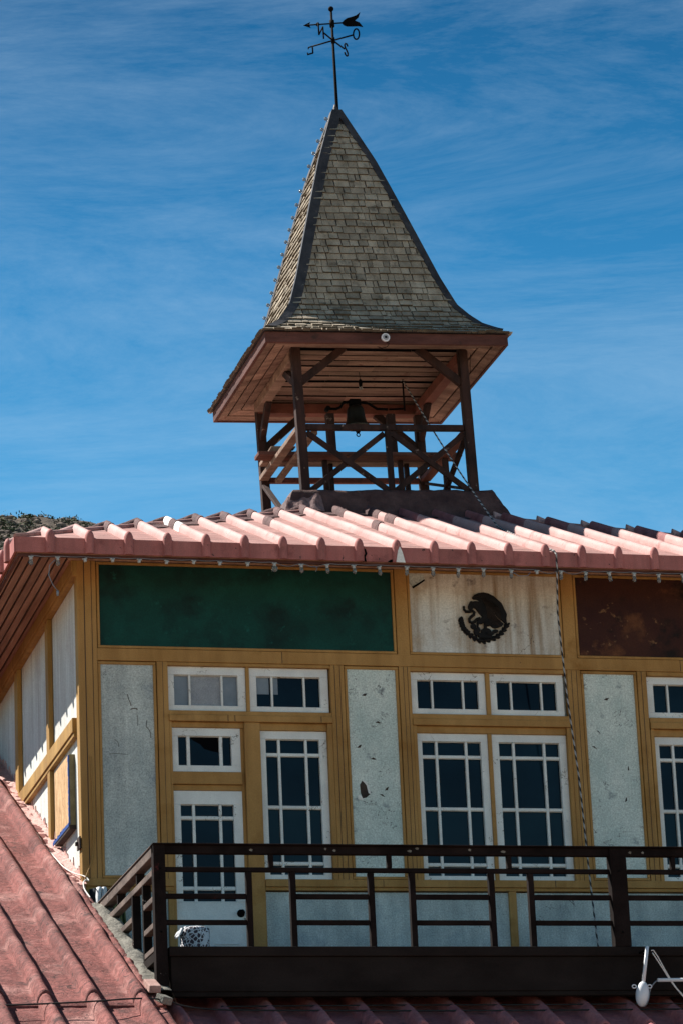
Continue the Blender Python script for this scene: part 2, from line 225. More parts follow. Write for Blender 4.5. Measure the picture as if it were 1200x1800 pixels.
# ------------------------------------------------------------------ mesh builder
class MB:
    def __init__(s): s.v = []; s.f = []; s.mi = []; s.sm = []
    def add(s, vs, fs, mi=0, sm=False):
        b = len(s.v); s.v += [tuple(p) for p in vs]
        for f in fs: s.f.append(tuple(b+i for i in f)); s.mi.append(mi); s.sm.append(sm)
        return s
    def hexa(s, p, mi=0):   # 8 points: bottom ring 0-3, top ring 4-7
        return s.add(p, [(0, 3, 2, 1), (4, 5, 6, 7), (0, 1, 5, 4), (1, 2, 6, 5), (2, 3, 7, 6), (3, 0, 4, 7)], mi)
    def box(s, x0, x1, y0, y1, z0, z1, mi=0):
        return s.hexa([(x0, y0, z0), (x1, y0, z0), (x1, y1, z0), (x0, y1, z0), (x0, y0, z1), (x1, y0, z1), (x1, y1, z1), (x0, y1, z1)], mi)
    def beam(s, p, q, w, h, up=(0, 0, 1), mi=0):
        p = Vector(p); q = Vector(q); d = (q-p).normalized(); u = Vector(up); u = (u-d*u.dot(d)).normalized(); r = d.cross(u)
        a = r*w/2; b = u*h/2
        return s.hexa([p-a-b, p+a-b, p+a+b, p-a+b, q-a-b, q+a-b, q+a+b, q-a+b], mi)
    def tube(s, pts, r, n=8, mi=0, stripe=None, closed=False):
        pts = [Vector(p) for p in pts]; rs = r if isinstance(r, (list, tuple)) else [r]*len(pts); vs = []; u = None
        for i, p in enumerate(pts):
            if closed: d = (pts[(i+1) % len(pts)]-pts[i-1]).normalized()
            else: d = (pts[min(i+1, len(pts)-1)]-pts[max(i-1, 0)]).normalized()
            if u is None: u = d.orthogonal().normalized()
            u = (u-d*u.dot(d)).normalized(); w = d.cross(u)
            for k in range(n):
                a = 2*math.pi*k/n; vs.append(p+(u*math.cos(a)+w*math.sin(a))*rs[i])
        b = len(s.v); s.v += [tuple(x) for x in vs]; m = len(pts)
        for i in range(m if closed else m-1):
            j = (i+1) % m
            for k in range(n):
                s.f.append((b+i*n+k, b+i*n+(k+1) % n, b+j*n+(k+1) % n, b+j*n+k)); s.sm.append(True)
                s.mi.append(mi if stripe is None else (1 if ((k+i) % n) < n//2 else 0))
        if not closed:
            s.f.append(tuple(b+k for k in reversed(range(n)))); s.mi.append(mi); s.sm.append(False)
            s.f.append(tuple(b+(m-1)*n+k for k in range(n))); s.mi.append(mi); s.sm.append(False)
        return s
    def lathe(s, prof, c=(0, 0, 0), n=20, mi=0):   # profile (r, z)
        c = Vector(c); b = len(s.v)
        for r, z in prof:
            for k in range(n):
                a = 2*math.pi*k/n; s.v.append((c.x+r*math.cos(a), c.y+r*math.sin(a), c.z+z))
        for i in range(len(prof)-1):
            for k in range(n):
                s.f.append((b+i*n+k, b+i*n+(k+1) % n, b+(i+1)*n+(k+1) % n, b+(i+1)*n+k)); s.mi.append(mi); s.sm.append(True)
        s.f.append(tuple(b+k for k in reversed(range(n)))); s.mi.append(mi); s.sm.append(False)
        s.f.append(tuple(b+(len(prof)-1)*n+k for k in range(n))); s.mi.append(mi); s.sm.append(False)
        return s
    def sphere(s, c, r, n=10, mi=0, sq=(1, 1, 1)):
        prof = [(max(1e-4, math.sin(math.pi*i/n))*r*sq[0], -math.cos(math.pi*i/n)*r*sq[2]) for i in range(n+1)]
        return s.lathe(prof, c, n+2, mi)
    def slab(s, poly, org, ux, uz, nrm, t, mi=0):   # polygon (a,b) in plane org+a*ux+b*uz, from 0 to t along nrm
        org, ux, uz, nrm = Vector(org), Vector(ux), Vector(uz), Vector(nrm)
        A = sum(poly[i-1][0]*poly[i][1]-poly[i][0]*poly[i-1][1] for i in range(len(poly)))
        if A < 0: poly = poly[::-1]
        fr = [org+ux*a+uz*b+nrm*t for a, b in poly]; bk = [org+ux*a+uz*b for a, b in poly]; n = len(poly)
        tri = tessellate_polygon([[Vector((a, b, 0)) for a, b in poly]])
        fs = []
        for i, j, k in tri:
            fs.append((i, j, k)); fs.append((n+k, n+j, n+i))
        for i in range(n): fs.append((i, (i+1) % n, n+(i+1) % n, n+i))
        return s.add(fr+bk, fs, mi)
    def build(s, name, mats, parent=None, bevel=0.0, fix=True):
        me = bpy.data.meshes.new(name); me.from_pydata(s.v, [], s.f)
        for m in (mats if isinstance(mats, (list, tuple)) else [mats]): me.materials.append(m)
        me.polygons.foreach_set('material_index', s.mi); me.polygons.foreach_set('use_smooth', s.sm)
        if fix:
            b = bmesh.new(); b.from_mesh(me); bmesh.ops.recalc_face_normals(b, faces=b.faces); b.to_mesh(me); b.free()
        me.update()
        o = bpy.data.objects.new(name, me); COL.objects.link(o)
        if parent is not None:
            o.parent = parent
            if parent.parent is None and not parent.get('is_local') : o.location = -parent.location
        if bevel:
            md = o.modifiers.new('edge', 'BEVEL'); md.width = bevel; md.segments = 2; md.limit_method = 'ANGLE'; md.angle_limit = R(40)
        return o
LOCAL = []
def thing(name, label, cat, loc=(0, 0, 0), group=None, local=False):
    o = bpy.data.objects.new(name, None); o.location = loc; COL.objects.link(o); o.empty_display_size = 0.2
    o['label'] = label; o['category'] = cat
    if group: o['group'] = group
    if local: o['is_local'] = 1; LOCAL.append(o)
    return o
def tag(o, label, cat, group=None):
    o['label'] = label; o['category'] = cat
    if group: o['group'] = group
    return o
def struct(o, kind='structure'): o['kind'] = kind; return o
def grid(fn, nu, nv, mb=None, mi=0, sm=True):
    mb = mb or MB(); vs = [fn(i/nu, j/nv) for i in range(nu+1) for j in range(nv+1)]
    return mb.add(vs, [(i*(nv+1)+j, (i+1)*(nv+1)+j, (i+1)*(nv+1)+j+1, i*(nv+1)+j+1) for i in range(nu) for j in range(nv)], mi, sm)
def nz3(x, y, z=0.0): return noise.noise(Vector((x, y, z)))

# ------------------------------------------------------------------ setting: ground and hill
GZ = -7.1
g = MB(); g.add([(-3000, -3000, GZ), (3000, -3000, GZ), (3000, 3000, GZ), (-3000, 3000, GZ)], [(0, 1, 2, 3)])
struct(g.build('ground', groundm, fix=False))
HU = Vector((0.165, 0.986)); HL = Vector((0.986, -0.165)); HD = 262.0
def hill_h(l, d):
    crest = 74.85 - 0.045*min(max(0, l), 9)**2 - 0.7*max(0, l-9)*0.8 - 0.00028*max(0, -l)**2
    crest += 0.45*nz3(l*0.21, 3.3) + 0.22*nz3(l*0.7, 9.1)
    dd = d-HD
    h = crest - (0.42*abs(dd) + 0.004*dd*dd*0.1 if dd < 0 else 0.25*dd)
    h += 0.9*nz3(l*0.16, d*0.16, 2)*min(1, abs(dd)/3) + 0.35*nz3(l*0.6, d*0.6, 5)*min(1, abs(dd)/2)
    return max(GZ-0.5, h)
def hill_p(l, d):
    x = CAM.x+HU.x*d+HL.x*l; y = CAM.y+HU.y*d+HL.y*l
    return (x, y, hill_h(l, d))
def dens(u): return (u-0.5)*260*(0.12+0.88*abs(2*u-1)**1.6)
h = grid(lambda u, v: hill_p(dens(u), HD-190*(1-v)**2 if v < .999 else HD), 150, 70)
grid(lambda u, v: hill_p(dens(u), HD+260*v), 150, 12, h)
hill = struct(h.build('hill', hillm, fix=False))
sc = MB(); rk = MB()
def blob(mb, c, r, mi=0):
    bm = bmesh.new(); bmesh.ops.create_icosphere(bm, subdivisions=1, radius=1); o = random.random()*50
    sx, sy, sz = r*random.uniform(.8, 1.5), r*random.uniform(.8, 1.3), r*random.uniform(.5, .9)
    vs = [Vector((v.co.x*sx, v.co.y*sy, v.co.z*sz))*(1+0.35*nz3(v.co.x*1.7+o, v.co.y*1.7, v.co.z*1.7))+Vector(c) for v in bm.verts]
    mb.add(vs, [tuple(v.index for v in f.verts) for f in bm.faces], mi); bm.free()
for i in range(2600):
    l = random.gauss(0, 14); d = HD-abs(random.gauss(0, 22))
    x, y, z = hill_p(l, d); blob(rk, (x, y, z), random.choice((.08, .12, .18, .25, .35)))
struct(rk.build('hill_rocks', rockm, fix=False), 'stuff')
for i in range(520):
    l = random.gauss(0, 15); d = HD+1.0-abs(random.gauss(0, 24))
    x, y, z = hill_p(l, d); r = random.uniform(.25, .75)
    for k in range(26):
        v = Vector((random.gauss(0, 1), random.gauss(0, 1), abs(random.gauss(0, .8)))).normalized()*r*random.uniform(.4, 1)
        p = Vector((x, y, z+.05))+v; s_ = random.uniform(.06, .16)
        a = Vector((random.gauss(0, 1), random.gauss(0, 1), random.gauss(0, 1))).normalized(); b = a.orthogonal().normalized()
        sc.add([p-a*s_, p+b*s_*.6, p+a*s_, p-b*s_*.6], [(0, 1, 2, 3)])
struct(sc.build('hillside_scrub', scrubm, fix=False), 'stuff')

# ------------------------------------------------------------------ house
house = thing('house', 'ochre and white house with green, white and maroon panels under a pink ribbed roof', 'house', (4.5, 4.5, GZ))
HW = 9.0
LZ0, LS = 1.24, 0.455          # lower roof plane
def lroof(y): return LZ0+LS*y
# lower storey, hidden under the lower roof
m = MB(); m.box(-4.5, 13.5, -7.8, 9.5, GZ-0.2, -2.55); m.build('lower_wall', lowwall, house)
# core walls of the upper storey behind all trim
m = MB(); m.box(0.10, HW-0.10, 0.13, 0.30, -0.2, 4.74); m.box(0.10, 0.30, 0.31, 9.0, -0.2, 4.74); m.box(HW-0.30, HW-0.10, 0.31, 9.0, -0.2, 4.74); m.box(0.31, HW-0.31, 8.8, 9.0, -0.2, 4.74)
m.build('wall', plaster, house)
def panel(name, x0, x1, z0, z1, mt, yf=0.028, frame=True, label=None):
    o = MB().box(x0, x1, yf, 0.125, z0, z1).build(name, mt, house)
    if label: o['label'] = label
    return o
def ring(mb, x0, x1, z0, z1, w, y0, y1):
    mb.box(x0-w, x1+w, y0, y1, z1, z1+w); mb.box(x0-w, x1+w, y0, y1, z0-w, z0)
    mb.box(x0-w, x0, y0, y1, z0+.0005, z1-.0005); mb.box(x1, x1+w, y0, y1, z0+.0005, z1-.0005)
def moulding(x0, x1, z0, z1, w=0.030, y0=0.008):
    m = MB(); ring(m, x0, x1, z0, z1, w, y0, 0.12); return m.build('panel_moulding', ochre, house, 0.006)
def trim(name, x0, x1, z0, z1, y0=0.0, y1=0.12, mt=None):
    y0 += random.uniform(-.002, .002)
    return MB().box(x0, x1, y0, y1, z0, z1).build(name, mt or ochre, house, 0.005)
# flag panels
for nm, x0, x1, mt, lb in (('flag_panel', 0.24, 3.452, greenp, 'dark green painted panel'), ('flag_panel', 3.658, 5.342, stained, 'stained white panel'), ('flag_panel', 5.553, 8.76, redp, 'dark maroon painted panel')):
    panel(nm, x0, x1, 3.808, 4.70, mt, label=lb); moulding(x0, x1, 3.808, 4.70, 0.029)
# peeled paint flap at the top left of the stained panel
m = MB(); m.slab([(3.66, 4.60), (3.70, 4.53), (3.76, 4.57), (3.83, 4.62), (3.82, 4.68), (3.66, 4.69)], (0, 0.028, 0), (1, 0, 0), (0, 0, 1), (0, -1, 0), 0.012)
m.build('peeled_flake', plaster, house)
m = MB(); m.slab([(3.70, 4.525), (3.76, 4.562), (3.835, 4.615), (3.83, 4.63), (3.75, 4.58), (3.69, 4.545)], (0, 0.028, 0), (1, 0, 0), (0, 0, 1), (0, -1, 0), 0.016)
m.build('peel_crack', void, house)
# posts and rails; dark open joints in the long boards
for x, z0, z1, y in ((1.585, 2.995, 3.06, -.0235), (1.66, 2.995, 3.06, -.0235), (2.60, 2.995, 3.06, -.0235), (2.20, 3.645, 3.77, -.0058), (4.86, 3.70, 3.715, -.0058), (6.7, 3.645, 3.77, -.0058), (3.2, 1.225, 1.30, -.0235), (5.1, 1.225, 1.30, -.0235)):
    MB().box(x, x+.006, y, 0.0, z0, z1).build('board_joint', darkin, house)
trim('corner_post', 0.0, 0.203, 1.302, 4.735, -0.004)
trim('corner_post', HW-0.203, HW, 1.302, 4.735, -0.004)
MB().box(0.070, 0.078, -0.0065, 0.0, 1.302, 4.73).build('post_seam', darkin, house); MB().box(0.150, 0.155, -0.0065, 0.0, 1.302, 4.73).build('post_seam', darkin, house)
for x0, x1 in ((3.488, 3.624), (5.378, 5.518)): trim('flag_post', x0, x1, 3.757, 4.735)
trim('belt_rail', 0.2035, HW-0.2035, 3.640, 3.773, -0.003)
for x0, x1 in ((0.838, 0.956), (2.728, 2.879), (3.488, 3.618), (5.390, 5.542), (6.194, 6.300), (8.044, 8.165)): trim('bay_post', x0, x1, 1.302, 3.639, -0.001)
for x in (0.897, 2.772, 2.83, 3.535, 3.58, 5.435, 5.492, 6.24): MB().box(x, x+.005, -0.003, 0.0, 1.305, 3.636).build('post_seam', darkin, house)
for x0, x1, mt in ((0.237, 0.800, plaster), (2.915, 3.452, peeling), (5.578, 6.158, peeling), (8.200, 8.765, plaster)):
    panel('wall_panel', x0, x1, 1.340, 3.603, mt); moulding(x0, x1, 1.340, 3.603, 0.030)
# paint flakes on the second panel
fl = MB(); fd = MB()
fd.slab([(3.005, 2.335), (3.03, 2.375), (3.065, 2.37), (3.10, 2.30), (3.115, 2.235), (3.07, 2.195), (3.03, 2.185), (3.01, 2.24)], (0, .028, 0), (1, 0, 0), (0, 0, 1), (0, -1, 0), .003)
fl.slab([(2.975, 2.215), (3.01, 2.225), (3.03, 2.185), (3.07, 2.190), (3.02, 2.165), (2.98, 2.175)], (0, .028, 0), (1, 0, 0), (0, 0, 1), (0, -1, 0), .005)
fl.slab([(3.03, 2.378), (3.07, 2.374), (3.105, 2.31), (3.118, 2.235), (3.095, 2.24), (3.075, 2.33), (3.05, 2.36)], (0, .028, 0), (1, 0, 0), (0, 0, 1), (0, -1, 0), .006)
fd.build('bare_patch', darkin, house)
for cx, cz in ((3.10, 3.32), (3.24, 3.02), (3.30, 2.29), (3.25, 2.22), (3.17, 2.62), (3.02, 2.75), (5.83, 3.32), (5.72, 2.95), (5.66, 2.78), (6.03, 2.55), (5.98, 2.2)):
    a = random.uniform(0, 3); fd = MB(); fd.slab([(cx-.03*math.cos(a), cz-.03*math.sin(a)), (cx+.008, cz-.012), (cx+.035*math.cos(a+.3), cz+.035*math.sin(a+.3)), (cx-.004, cz+.014)], (0, .028, 0), (1, 0, 0), (0, 0, 1), (0, -1, 0), .003); fd.build('bare_patch', darkin, house)
fl.build('paint_flake', whitep, house)

def crack(pts, w):
    P_ = [(0.237+(a-178)/91*.56, 3.60-(b-1168)/317*1.94) for a, b in pts]
    mb = MB()
    for (a, b), (c, d) in zip(P_[:-1], P_[1:]): mb.beam((a, .0265, b), (c, .0265, d), w, .004, (0, 1, 0))
    mb.build('plaster_crack', darkin, house)
crack([(224, 1220), (226, 1229), (229, 1236), (230, 1241)], .006); crack([(229, 1247), (233, 1245), (238, 1245), (241, 1247)], .009)
crack([(257, 1266), (255, 1277), (260, 1282), (263, 1289), (263, 1297)], .005); crack([(240, 1255), (241, 1268), (240, 1276)], .003)
crack([(200, 1300), (206, 1306), (207, 1314)], .003); crack([(190, 1326), (205, 1325), (222, 1327)], .003)
def window(name, x0, x1, z0, z1, cols, rows, gx0, gx1, gz0, gz1, parent=house, bar=0.022, yf=0.055, panes=None, mt=None):
    """sash with a glazing grid; cols / rows are relative pane widths from left / top"""
    m = MB(); y0, y1 = yf, 0.12
    m.box(x0, x1, y0, y1, gz1, z1); m.box(x0, x1, y0, y1, z0, gz0)
    m.box(x0, gx0, y0, y1, gz0+.0003, gz1-.0003); m.box(gx1, x1, y0, y1, gz0+.0003, gz1-.0003)
    xs = [gx0]; W_ = gx1-gx0-bar*(len(cols)-1)
    cells_x = []; x = gx0
    for i, c in enumerate(cols):
        w = W_*c/sum(cols); cells_x.append((x, x+w)); x += w
        if i < len(cols)-1: m.box(x, x+bar, y0+.012, y1-.002, gz0+.0006, gz1-.0006); x += bar
    H_ = gz1-gz0-bar*(len(rows)-1); z = gz1; cells_z = []
    for i, r in enumerate(rows):
        hh = H_*r/sum(rows); cells_z.append((z-hh, z)); z -= hh
        if i < len(rows)-1:
            for cx0, cx1 in cells_x: m.box(cx0+.0004, cx1-.0004, y0+.014, y1-.004, z-bar, z)
            z -= bar
    # thin raised bead round every light
    for a, b in cells_x:
        for c, d in cells_z:
            t = 0.006
            m.box(a+.001, b-.001, y0+.022, y1-.006, d-t, d-.0005); m.box(a+.001, b-.001, y0+.022, y1-.006, c+.0005, c+t)
    o = m.build(name, mt or whitew, parent, 0.004)
    mats = [glass, curtain, curtainl, void, glass_low]; p = MB()
    for i, (a, b) in enumerate(cells_x):
        for j, (c, d) in enumerate(cells_z):
            mi = panes.get((i, j), 0) if panes else (4 if len(rows) == 4 and j >= 2 else 0)
            p.box(a-.004, b+.004, 0.102+0.0004*i+.0007*j, 0.118, c-.004, d+.004, mi)
    p.build('pane', mats, o)
    return o, cells_x, cells_z
T3 = (1, 2.05, 1)
WR = (0.155, 0.545, 0.58, 0.11)
# --- bay A: transoms, small light, door, tall window
o, cx, cz = window('transom_window', 0.960, 1.806, 3.113, 3.603, T3, (1,), 1.030, 1.722, 3.180, 3.515, panes={(0, 0): 1, (1, 0): 2, (2, 0): 1}); o['label'] = 'white transom window with grey covered panes'
o, cx, cz = window('transom_window', 1.846, 2.712, 3.113, 3.603, T3, (1,), 1.925, 2.622, 3.180, 3.512)
m = MB(); m.box(1.925, 2.07, 0.098, 0.1015, 3.325, 3.51); m.box(2.10, 2.168, 0.098, 0.1015, 3.325, 3.51); m.build('taped_paper', curtain, o)
trim('transom_mullion', 1.807, 1.845, 3.108, 3.62, 0.03)
trim('transom_rail', 0.9565, 2.7275, 3.062, 3.112, 0.004); trim('drip_moulding', 0.9565, 2.7275, 2.993, 3.061, -0.02); trim('transom_head', 0.9565, 2.7275, 3.604, 3.639, 0.01)
trim('window_jamb', 0.9565, 0.985, 2.31, 2.992, 0.004); trim('window_jamb', 2.672, 2.7275, 1.302, 2.992, 0.004)
trim('window_head', 0.986, 1.7645, 2.935, 2.992, 0.03); trim('window_head', 1.935, 2.671, 2.915, 2.992, 0.03)
o, cx, cz = window('small_window', 0.986, 1.7285, 2.456, 2.934, (1, 3.4, 1), (1,), 1.057, 1.630, 2.528, 2.848, bar=0.035, panes={(1, 0): 3}); o['label'] = 'small white window with a broken centre pane'
m = MB(); a, b = cx[1]; c, d = cz[0]
m.slab([(a, c), (b, c), (b, c+.15), (b-.08, c+.165), (b-.16, c+.19), (a+.12, c+.235), (a+.04, c+.28), (a, c+.315)], (0, 0.1005, 0), (1, 0, 0), (0, 0, 1), (0, -1, 0), .003); m.build('broken_pane', glass, o)
trim('door_mullion', 1.765, 1.9345, -0.115, 2.992, 0.002)
trim('window_jamb', 1.729, 1.7645, -0.115, 2.934, 0.05)
trim('door_transom_bar', 0.9565, 1.7285, 2.318, 2.452, 0.012); trim('door_head', 0.9865, 1.7285, 2.256, 2.317, 0.045)
trim('door_jamb', 0.9565, 0.986, -0.115, 2.317, 0.01)
o, cx, cz = window('door', 0.987, 1.7285, 1.062, 2.254, T3, (0.13, 0.74, 0.13), 1.065, 1.632, 1.075, 2.108, bar=0.030)
o['label'] = 'white glazed door with a black knob'
m = MB(); m.box(0.987, 1.7285, 0.056, 0.119, -0.11, 1.0615); ring(m, 1.07, 1.30, 0.02, 0.62, 0.02, 0.046, 0.0555); ring(m, 1.40, 1.63, 0.02, 0.62, 0.02, 0.046, 0.0555); m.build('door_panel', whitew, o, 0.004)
m = MB(); m.tube([(1.672, 0.056, 0.95), (1.672, 0.05, 0.95)], 0.042, 16); m.tube([(1.672, 0.05, 0.95), (1.672, 0.01, 0.95)], 0.014, 10); m.sphere((1.672, -0.005, 0.95), 0.032, 10); m.build('door_knob', iron, o)
window('casement_window', 1.935, 2.671, 1.302, 2.914, T3, WR, 2.004, 2.588, 1.362, 2.826, bar=0.028)
# --- bays B and C: paired windows under paired transoms
for dx in (0.0, 2.69):
    lim = lambda v: min(v+dx, 8.043)
    window('transom_window', 3.625+dx, 4.464+dx, 3.120, 3.592, T3, (1,), 3.700+dx, 4.385+dx, 3.190, 3.508)
    window('transom_window', 4.514+dx, lim(5.352), 3.120, 3.592, T3, (1,), 4.592+dx, lim(5.352)-.08, 3.190, 3.508)
    trim('transom_mullion', 4.465+dx, 4.513+dx, 3.108, 3.60, 0.03)
    trim('transom_rail', 3.6185+dx, lim(5.3895), 3.062, 3.119, 0.004); trim('drip_moulding', 3.6185+dx, lim(5.3895), 2.990, 3.061, -0.02); trim('transom_head', 3.6185+dx, lim(5.3895), 3.593, 3.639, 0.01)
    trim('window_head', 3.661+dx, lim(5.345), 2.915, 2.9895, 0.03)
    trim('window_jamb', 3.6185+dx, 3.660+dx, 1.302, 2.9895, 0.004); trim('window_jamb', lim(5.346), lim(5.3895), 1.302, 2.9895, 0.004)
    trim('window_mullion', 4.458+dx, 4.500+dx, 1.302, 2.914, 0.035)
    window('casement_window', 3.661+dx, 4.457+dx, 1.302, 2.914, T3, WR, 3.722+dx, 4.378+dx, 1.358, 2.828, bar=0.028)
    window('casement_window', 4.501+dx, lim(5.345), 1.302, 2.914, T3, WR, 4.582+dx, lim(5.345)-.08, 1.358, 2.828, bar=0.028)
# sill rails and low panels
trim('sill_rail', -0.01, 0.9555, 1.222, 1.3015, -0.02); trim('sill_rail', 1.9355, HW, 1.222, 1.3015, -0.02)
trim('sill_moulding', 0.0, 0.9555, 1.175, 1.2215, 0.0); trim('sill_moulding', 1.9355, HW, 1.186, 1.2215, 0.0)
for x0, x1 in ((0.02, 0.897), (1.9355, 4.583), (4.667, 7.15), (7.23, 8.98)): panel('low_panel', x0, x1, -0.11, 1.174, plaster, 0.04)
for x0, x1 in ((4.5835, 4.6665), (7.1505, 7.2295)): trim('low_stud', x0, x1, -0.11, 1.185, 0.005)
trim('low_stud', 0.898, 0.956, -0.11, 1.174, 0.005)

# --- west side wall (faces -X)
def strim(name, y0, y1, z0, z1, x0, x1=0.095, mt=None): return MB().box(x0, x1, y0, y1, z0, z1).build(name, mt or ochre_side, house, 0.006)
for y0, y1 in ((0.205, 1.975), (2.175, 4.03), (4.23, 6.1), (6.3, 8.99)):
    MB().box(0.024, 0.099, y0, y1, -0.2, 4.74).build('side_panel', side_plaster, house)
strim('side_corner_board', 0.0005, 0.160, 0.4, 4.735, -0.004)
for y0, y1 in ((1.79, 1.99), (3.98, 4.2295), (6.1005, 6.2995)):
    strim('side_post', y0, y1, 3.064, 4.56, -0.026); strim('side_post', y0+.02, y1-.02, 1.4, 2.855, -0.026)
    strim('side_post_strip', y0-.03, y0+.03, 3.066, 4.56, -0.034, 0.02)
m = MB(); m.box(-0.045, 0.0235, 0.206, 8.9, 2.905, 3.062); m.box(-0.030, 0.0235, 0.206, 8.9, 2.858, 2.9045); m.build('side_belt', ochre_side, house, 0.006)
m = MB(); m.box(-0.045, 0.0235, 0.0, 8.9, 4.562, 4.735); m.box(-0.06, -0.0455, -0.02, 8.9, 4.60, 4.735); m.build('side_top_trim', ochre_side, house, 0.006)
# boarded window casing standing proud of the side wall
m = MB(); y0, y1, z0, z1 = 0.47, 1.38, 1.93, 2.73
m.box(-0.040, 0.0235, y0, y0+.03, z0+.035, z1); m.box(-0.040, 0.0235, y1-.03, y1, z0+.035, z1); m.box(-0.040, 0.0235, y0+.0305, y1-.0305, z1-.03, z1)
bw = m.build('boarded_window', olive, house, 0.004); bw['label'] = 'boarded up side window with blue taped edges'
MB().box(-0.052, 0.0235, y0-.01, y1+.01, z0-.01, z0+.0345).build('sill', darkin, bw, 0.004)
MB().box(-0.047, -0.0405, y0+.01, y1-.005, z0+.036, z1-.005).build('strand_board', ply, bw)
m = MB()
for k in range(24):
    z = z0+.04+k*.031; m.box(-0.052, -0.040, y0-.006, y0+.012+random.uniform(0, .035), z, z+.0335)
for k in range(24):
    y = y0+k*.043; m.box(-0.058, -0.048, y, y+.045, z0+.02, z0+.036+random.uniform(.005, .035))
m.build('tape', bluet, bw)
m = MB(); m.box(-0.03, -0.012, 0.0, 0.16, 1.62, 1.75); m.box(-0.06, -0.0305, 0.06, 0.10, 1.66, 1.70); m.build('wall_bracket', darkin, house, 0.004)
# pink roof paint splashed up the foot of the side wall
m = MB(); n = 240
pts = []
for i in range(n+1):
    y = -0.02+5.8*i/n; zt = lroof(y)+0.03+0.04*nz3(y*2.1, 1)+0.05*nz3(y*13, 4)+(0.10 if i % 2 == 0 else 0)*random.random()**2
    pts.append((y, zt))
for i in range(n):
    (a, za), (b, zb) = pts[i], pts[i+1]
    m.hexa([(0.004, a, lroof(a)-.15), (0.004, b, lroof(b)-.15), (0.023, b, lroof(b)-.15), (0.023, a, lroof(a)-.15), (0.004+.008, a, za), (0.004+.008, b, zb), (0.023, b, zb), (0.023, a, za)])
m.build('splashed_paint', pinkw, house)
m = grid(lambda u, v: (-0.30+0.32*v, -0.1+5.9*u, lroof(-0.1+5.9*u)+0.004+0.03*v**2.2+0.022*nz3(u*60, v*4)*(0.3+v)), 170, 8)
m.build('flashing', pinkw, house, fix=False)

# --- lower roof: one corrugated sheet on each slope
RS, RX0 = 0.4366, -0.24
def rib_profile(xa, xb, rw=0.074, rh=0.13):
    xs = []
    k0 = math.floor((xa-RX0)/RS)-1
    for k in range(k0, k0+80):
        c = RX0+RS*k
        for t in (-1.5, -1.0, -.92, -.7, -.38, 0, .38, .7, .92, 1.0, 1.35):
            x = c+t*rw
            if xa <= x <= xb: xs.append((x, rh*math.sqrt(max(0, 1-t*t)) if abs(t) < 1 else 0.0))
        for q in (.3, .4, .5, .6, .7):
            x = c+RS*q
            if xa <= x <= xb: xs.append((x, 0.0))
    xs += [(xa, 0.0), (xb, 0.0)]
    return sorted(set(xs))
def sheet(mb, xa, xb, ya, yb, lift=0.0, step=0.06):
    P_ = rib_profile(xa, xb); ny = max(2, int((yb-ya)/step)); n = len(P_); vs = []
    for j in range(ny+1):
        y = ya+(yb-ya)*j/ny
        for x, hgt in P_:
            w = 0.016*nz3(x*2.3, y*1.5, 7)+0.010*nz3(x*5, y*2.2, 3)+0.004*nz3(x*14, y*10, 8)
            wx = 0.012*nz3(x*1.2, y*2.2, 12)
            vs.append((x+(wx if xa+.01 < x < xb-.01 else 0), y, lroof(y)+lift+hgt*(1+0.04*nz3(x, y*1.5, 1))+w))
    mb.add(vs, [(j*n+i, j*n+i+1, (j+1)*n+i+1, (j+1)*n+i) for j in range(ny) for i in range(n-1)], 0, True)
m = MB()
sheet(m, -5.5, -0.03, -4.27, 6.5, 0.018); sheet(m, -5.5, -0.03, -9.0, -4.25, -0.006)
sheet(m, 9.03, 14.5, -4.27, 6.5, 0.018); sheet(m, 9.03, 14.5, -9.0, -4.25, -0.006)
m.add([(-5.5, 6.5, lroof(6.5)), (14.5, 6.5, lroof(6.5)), (14.5, 14, 0.5), (-5.5, 14, 0.5)], [(0, 1, 2, 3)])
lr = m.build('lower_roof', redroof, house, fix=False)
md = lr.modifiers.new('thick', 'SOLIDIFY'); md.thickness = 0.05; md.offset = -1
m = MB(); sheet(m, -0.029, 9.029, -4.27, -2.75, -0.282); sheet(m, -0.029, 9.029, -9.0, -4.25, -0.306)
fr_ = m.build('front_roof', frontroof, house, fix=False); md = fr_.modifiers.new('thick', 'SOLIDIFY'); md.thickness = 0.05; md.offset = -1
# seam lips where the sheets overlap
m = MB()
P_ = rib_profile(-5.5, 14.5, 0.061, 0.092)
for i in range(len(P_)-1):
    (x0, h0), (x1, h1) = P_[i], P_[i+1]; y0, y1 = -4.30, -4.262
    dl_ = -0.30 if -0.03 < (x0+x1)/2 < 9.03 else 0.0
    za, zb = lroof(y0)+.012+dl_, lroof(y1)+.024+dl_
    m.hexa([(x0, y0, za-.03), (x1, y0, za-.03), (x1, y1, zb-.03), (x0, y1, zb-.03), (x0, y0, za+h0+.001), (x1, y0, za+h1+.001), (x1, y1, zb+h1+.003), (x0, y1, zb+h0+.003)])
m.build('sheet_lap', redroof, house)
